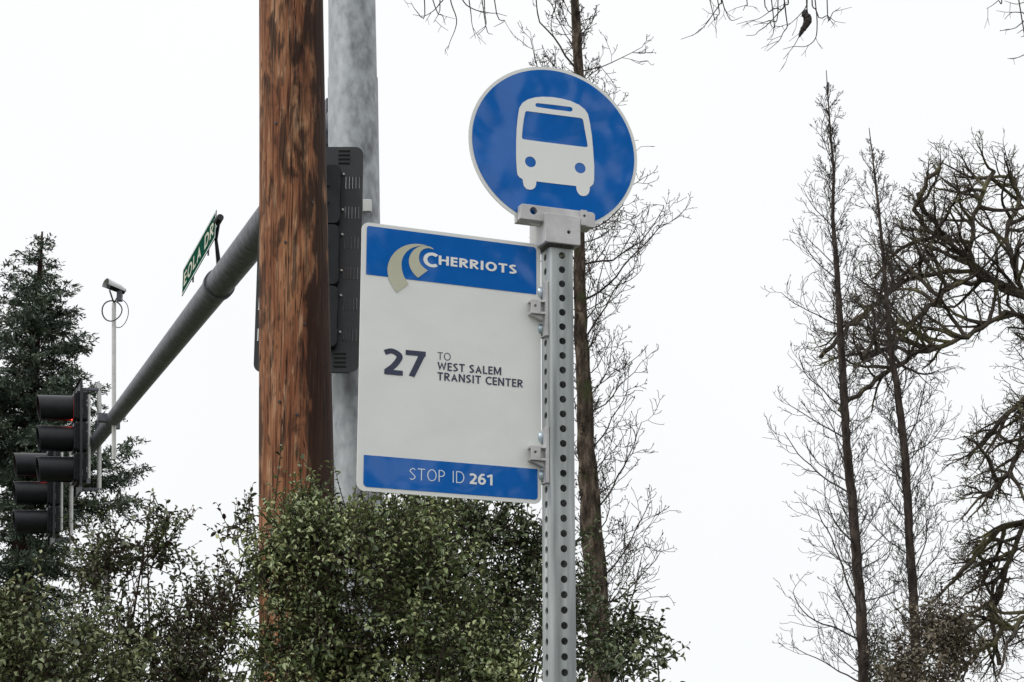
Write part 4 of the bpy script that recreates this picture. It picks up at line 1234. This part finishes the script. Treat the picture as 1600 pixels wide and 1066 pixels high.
def shrub(name, label, base, blobs, shoots, lsize, mat_, seed, up=.6, slen=(.12, .30), per=.013, tint_mu=.45, cat='shrub', wr=.52, core=.45, stems=True, spread=.045):
    """blobs: (px, py, Y, rx, ry, rz, weight) in photograph pixels and metres"""
    rng = np.random.default_rng(seed)
    o = thing(name, base, label, cat)
    wts = np.array([b[6] for b in blobs], float); wts /= wts.sum()
    cs = np.array([at(b[0], b[1], b[2]) for b in blobs]); rs_ = np.array([b[3:6] for b in blobs])
    bi = rng.choice(len(blobs), shoots, p=wts)
    ncl = max(6, int(shoots / 13))                       # shoots gather in clusters with gaps between
    cb_ = rng.choice(len(blobs), ncl, p=wts); cd_ = rdir(rng, ncl)
    cc_ = cs[cb_] + cd_ * rs_[cb_] * (core + (1 - core) * rng.random(ncl) ** .6)[:, None]
    ci = rng.integers(0, ncl, shoots)
    dv = cd_[ci] * .8 + rdir(rng, shoots) * .75; dv /= np.linalg.norm(dv, axis=1, keepdims=True)
    org = cc_[ci] + rng.normal(0, 1, (shoots, 3)) * spread
    cl_t = rng.normal(0, .13, ncl)
    sd = dv * .75 + np.array([0, 0, up]) + rng.normal(0, .40, (shoots, 3)); sd /= np.linalg.norm(sd, axis=1, keepdims=True)
    sl = rng.uniform(slen[0], slen[1], shoots)
    keep = org[:, 2] > .02
    org, sd, sl = org[keep], sd[keep], sl[keep]
    B, D_, Nn, Ln, T = [], [], [], [], []
    st = MB()
    ctint = (rng.normal(0, .11, shoots) + cl_t[ci])[keep]
    for i in range(len(org)):
        m_ = max(4, int(sl[i] / per)); t = (np.arange(m_) + rng.random(m_) * .5) / m_
        bend = np.array([0, 0, .35]) * sl[i]
        p = org[i] + sd[i] * (t * sl[i])[:, None] + bend * (t ** 2)[:, None] * .5
        a = np.arange(m_) * 2.4 + rng.uniform(0, 6.28)
        e1 = np.cross(sd[i], [0.3, .1, 1.0]); e1 /= np.linalg.norm(e1) + 1e-9; e2 = np.cross(sd[i], e1)
        rd = e1 * np.cos(a)[:, None] + e2 * np.sin(a)[:, None]
        ld = sd[i] * .75 + rd * .85 + rng.normal(0, .22, (m_, 3))
        B.append(p); D_.append(ld); Nn.append(np.array([0, 0, 1.0]) + sd[i] * .3 - rd * .2 + rng.normal(0, .35, (m_, 3)))
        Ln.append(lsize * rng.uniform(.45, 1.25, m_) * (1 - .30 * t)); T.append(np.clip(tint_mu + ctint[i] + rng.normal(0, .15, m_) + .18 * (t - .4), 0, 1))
        if stems: st.tube([Vector(org[i] - sd[i] * .05), Vector(org[i] + sd[i] * sl[i] * .5 + bend * .125), Vector(p[-1])], [.0026, .002, .001], 3, cap=False)
    B = np.concatenate(B); D_ = np.concatenate(D_); Nn = np.concatenate(Nn); Ln = np.concatenate(Ln); T = np.concatenate(T)
    leaf_mesh('foliage', mat_, o, B, D_, Nn, Ln, Ln * wr, T)
    # main stems from the ground
    rr = random.Random(seed)
    bv = Vector(base)
    for k in range(len(blobs)):
        c = Vector(cs[k % len(blobs)]) + Vector((rr.uniform(-.5, .5) * rs_[k % len(blobs)][0], rr.uniform(-.4, .4) * rs_[k % len(blobs)][1], rr.uniform(-.2, .7) * rs_[k % len(blobs)][2]))
        b0 = Vector((bv.x + rr.uniform(-.15, .15) + (c.x - bv.x) * .3, bv.y + rr.uniform(-.1, .1) + (c.y - bv.y) * .4, 0))
        st.tube([b0, b0.lerp(c, .35) + Vector((rr.uniform(-.3, .3), rr.uniform(-.1, .1), .1)), b0.lerp(c, .6) + Vector((rr.uniform(-.25, .25), 0, .05)), b0.lerp(c, .8) + Vector((rr.uniform(-.12, .12), 0, .03)), c], [.016, .012, .009, .006, .003], 6, cap=False)
    st.build('stems', M['stem'], o)
    return o

# main evergreen shrub between the signs and the utility pole
HY = 7.0
hb0 = at(640, 1066, HY)
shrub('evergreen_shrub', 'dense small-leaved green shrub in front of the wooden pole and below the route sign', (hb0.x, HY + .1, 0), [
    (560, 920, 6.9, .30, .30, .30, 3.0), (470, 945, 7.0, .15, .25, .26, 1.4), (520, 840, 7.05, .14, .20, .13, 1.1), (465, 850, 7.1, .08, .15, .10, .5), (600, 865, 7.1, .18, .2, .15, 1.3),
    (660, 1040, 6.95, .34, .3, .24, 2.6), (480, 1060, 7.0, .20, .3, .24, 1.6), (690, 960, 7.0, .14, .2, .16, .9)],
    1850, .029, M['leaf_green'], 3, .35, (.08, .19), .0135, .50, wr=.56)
sb0 = at(770, 1066, 7.7)
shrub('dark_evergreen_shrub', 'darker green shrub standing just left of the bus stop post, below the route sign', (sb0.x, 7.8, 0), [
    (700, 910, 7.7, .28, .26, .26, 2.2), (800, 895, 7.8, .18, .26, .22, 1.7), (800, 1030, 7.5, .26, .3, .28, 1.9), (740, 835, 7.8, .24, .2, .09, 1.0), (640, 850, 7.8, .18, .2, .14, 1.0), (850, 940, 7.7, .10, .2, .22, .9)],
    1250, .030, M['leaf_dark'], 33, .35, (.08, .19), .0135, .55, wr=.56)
# browner open shrub left of the pole
lb0 = at(230, 1066, 8.6)
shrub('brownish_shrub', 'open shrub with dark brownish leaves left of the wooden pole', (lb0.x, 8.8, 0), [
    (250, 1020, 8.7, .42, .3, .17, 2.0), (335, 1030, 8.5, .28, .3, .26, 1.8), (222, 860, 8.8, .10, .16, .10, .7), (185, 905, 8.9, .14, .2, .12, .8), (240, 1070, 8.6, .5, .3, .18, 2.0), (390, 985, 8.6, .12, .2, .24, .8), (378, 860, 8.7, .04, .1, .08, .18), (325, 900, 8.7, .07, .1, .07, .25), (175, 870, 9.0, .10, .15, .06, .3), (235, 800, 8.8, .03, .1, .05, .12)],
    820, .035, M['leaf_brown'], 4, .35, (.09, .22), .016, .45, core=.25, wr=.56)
# pale green shrub in the lower left corner
pb0 = at(60, 1066, 7.6)
shrub('pale_green_shrub', 'pale green leafy shrub in the lower left corner under the fir', (pb0.x, 7.7, 0), [
    (60, 1020, 7.6, .20, .22, .12, 1.4), (10, 1000, 7.5, .16, .2, .12, 1.0), (110, 1060, 7.7, .22, .22, .11, 1.2), (20, 1065, 7.5, .25, .2, .10, 1.0)],
    380, .036, M['leaf_pale'], 6, .4, (.10, .2), .017, .45, wr=.56)
# dark shrub at the foot of the bare tree
db0 = at(960, 1066, 10.0)
shrub('dark_green_shrub', 'dark green leafy shrub at the foot of the bare tree behind the post', (db0.x, 10.0, 0), [
    (975, 1050, 10.0, .20, .25, .11, 1.6), (1022, 1000, 10.2, .10, .2, .10, .5), (930, 1055, 9.9, .18, .25, .11, 1.0), (912, 975, 10.0, .05, .15, .18, .4), (965, 1000, 10.1, .10, .2, .09, .4)],
    210, .046, M['leaf_dark'], 12, .3, (.10, .2), .018, .5)
# ivy-choked stump of shrubbery low on the right
ib0 = at(1475, 1066, 32)
shrub('brown_ivy_clump', 'brown withered ivy clump behind the foot of the shorter slim tree', (ib0.x, 32.0, 0), [
    (1475, 1060, 32, .55, .5, .62, 2.0), (1470, 1000, 32, .30, .4, .38, 1.2), (1430, 1070, 32, .40, .4, .40, 1.0)],
    640, .10, M['leaf_ivy'], 14, .5, (.25, .6), .05, .5, wr=.55, spread=.12)
ob0 = at(1395, 1066, 38)
shrub('low_evergreen_bush', 'low dark evergreen bush between the feet of the slim trees', (ob0.x, 38.0, 0), [
    (1395, 1060, 38, .42, .5, .45, 1.4), (1375, 1065, 38, .3, .4, .5, .8), (1410, 1050, 38, .2, .4, .3, .5)],
    150, .13, M['leaf_dark'], 15, .9, (.3, .7), .07, .5, wr=.35, spread=.15)

# ------------------------------------------------------------------ fir
def fir(label, base, H, env, seed, lean=0.0, group=None, crown0=.18):
    """env(t): reach of the branches at relative height t"""
    rng = np.random.default_rng(seed); rr = random.Random(seed)
    o = thing('fir_tree', base, label, 'tree', group)
    tb = MB(); zs = np.linspace(0, H, 14)
    tb.tube([(base.x + lean * z / H, base.y, z) for z in zs], [.34 * (1 - z / H) ** .8 + .02 for z in zs], 12); tb.build('trunk', M['bark_fir'], o, smooth=True)
    br = MB(); B, D_, Nn, Ln, T = [], [], [], [], []
    z = H * crown0; az = 0
    while z < H * .992:
        t = z / H
        for _ in range(3 if t < .9 else 2):
            az += 2.4 + rr.uniform(-.4, .4)
            R_ = env(t, math.cos(az)) * rr.uniform(.60, 1.12)
            if R_ < .06: continue
            h = np.array([math.cos(az), math.sin(az), 0]); c = np.array([base.x + lean * t, base.y, z])
            rise = rr.uniform(-.12, .30) + (t - .5) * .5; droop = rr.uniform(.25, .5) * (1.1 - t)
            n = max(3, int(R_ / .20)); ss = np.linspace(0, 1, n + 1)
            P = np.array([c + h * R_ * s_ + np.array([0, 0, R_ * (rise * s_ - droop * s_ ** 2 + .16 * s_ ** 4)]) for s_ in ss])
            br.tube([Vector(p) for p in P], list(np.linspace(.035 * (1 - t) + .012, .006, n + 1)), 4, cap=False)
            # side sprays
            ct = rng.normal(0, .14)
            side = np.cross(h, [0, 0, 1.0])
            for s_ in np.arange(.08, 1.0, .14 / max(R_, .3)):
                p0 = c + h * R_ * s_ + np.array([0, 0, R_ * (rise * s_ - droop * s_ ** 2 + .16 * s_ ** 4)])
                for sg_ in (-1, 1):
                    if rr.random() < .22: continue
                    sl = (1 - s_ * .75) * R_ * rr.uniform(.22, .48) + .10
                    dd = side * sg_ * rr.uniform(.5, 1) + h * rr.uniform(.4, .9) + np.array([0, 0, rr.uniform(-.38, .22)]); dd /= np.linalg.norm(dd)
                    k = max(3, int(sl / .045)); q = np.linspace(.1, 1, k)
                    pts = p0 + dd * (q * sl)[:, None] + np.array([0, 0, -.14])[None] * (q ** 2 * sl)[:, None]
                    m_ = 6
                    pts = np.repeat(pts, m_, 0); L_ = len(pts)
                    B.append(pts + rng.normal(0, .03, (L_, 3))); D_.append(dd + rng.normal(0, .75, (L_, 3)) + np.array([0, 0, .12])); Nn.append(np.array([0, 0, 1.0]) + rng.normal(0, .6, (L_, 3)))
                    Ln.append(rng.uniform(.06, .13, L_)); T.append(np.clip(.42 + ct + rng.normal(0, .14, L_), 0, 1))
        z += H * rr.uniform(.010, .017) * (1.15 - .5 * t)
    # leader
    B = np.concatenate(B); D_ = np.concatenate(D_); Nn = np.concatenate(Nn); Ln = np.concatenate(Ln); T = np.concatenate(T)
    leaf_mesh('needles', M['needle'], o, B, D_, Nn, Ln, Ln * .30, T, .1, .1)
    br.build('boughs', M['bark_fir'], o)
    return o
FY = 40.0
ftop = at(66, 362, FY); fb = at(66, 1066, FY)
FH = ftop.z
ftab = [(zpx(y, FY) / FH, v / 3102 * 41.0) for y, v in ((362, 3), (400, 26), (430, 40), (480, 64), (540, 90), (600, 104), (650, 135), (690, 150), (740, 130), (800, 112), (900, 90), (1000, 75), (1330, 60))]
firA = fir('tall dark fir tree behind the traffic signals at the left edge', Vector((ftop.x, FY, 0)), FH, lambda t, s: interp(t, ftab) * (1.0 + (.5 * s if t < .66 else 0)), 2)

# firs across the street behind the camera: what the glossy blue faces mirror
for i, (x, y, sc_, az_, lab) in enumerate(((13.5, -15.5, .8, 40, 'fir tree across the street behind the viewer, nearest the kerb'), (19.5, -16.5, 1.1, 130, 'tallest fir tree across the street behind the viewer'), (9.0, -19.5, .8, 220, 'smaller fir tree across the street behind the viewer'), (25.5, -18.5, 1.0, 300, 'fir tree farthest right across the street behind the viewer'))):
    c = copy_tree(firA); c.location = (x, y, 0); c.rotation_euler = (0, 0, rad(az_)); c.scale = (sc_, sc_, sc_)
    c['label'] = lab
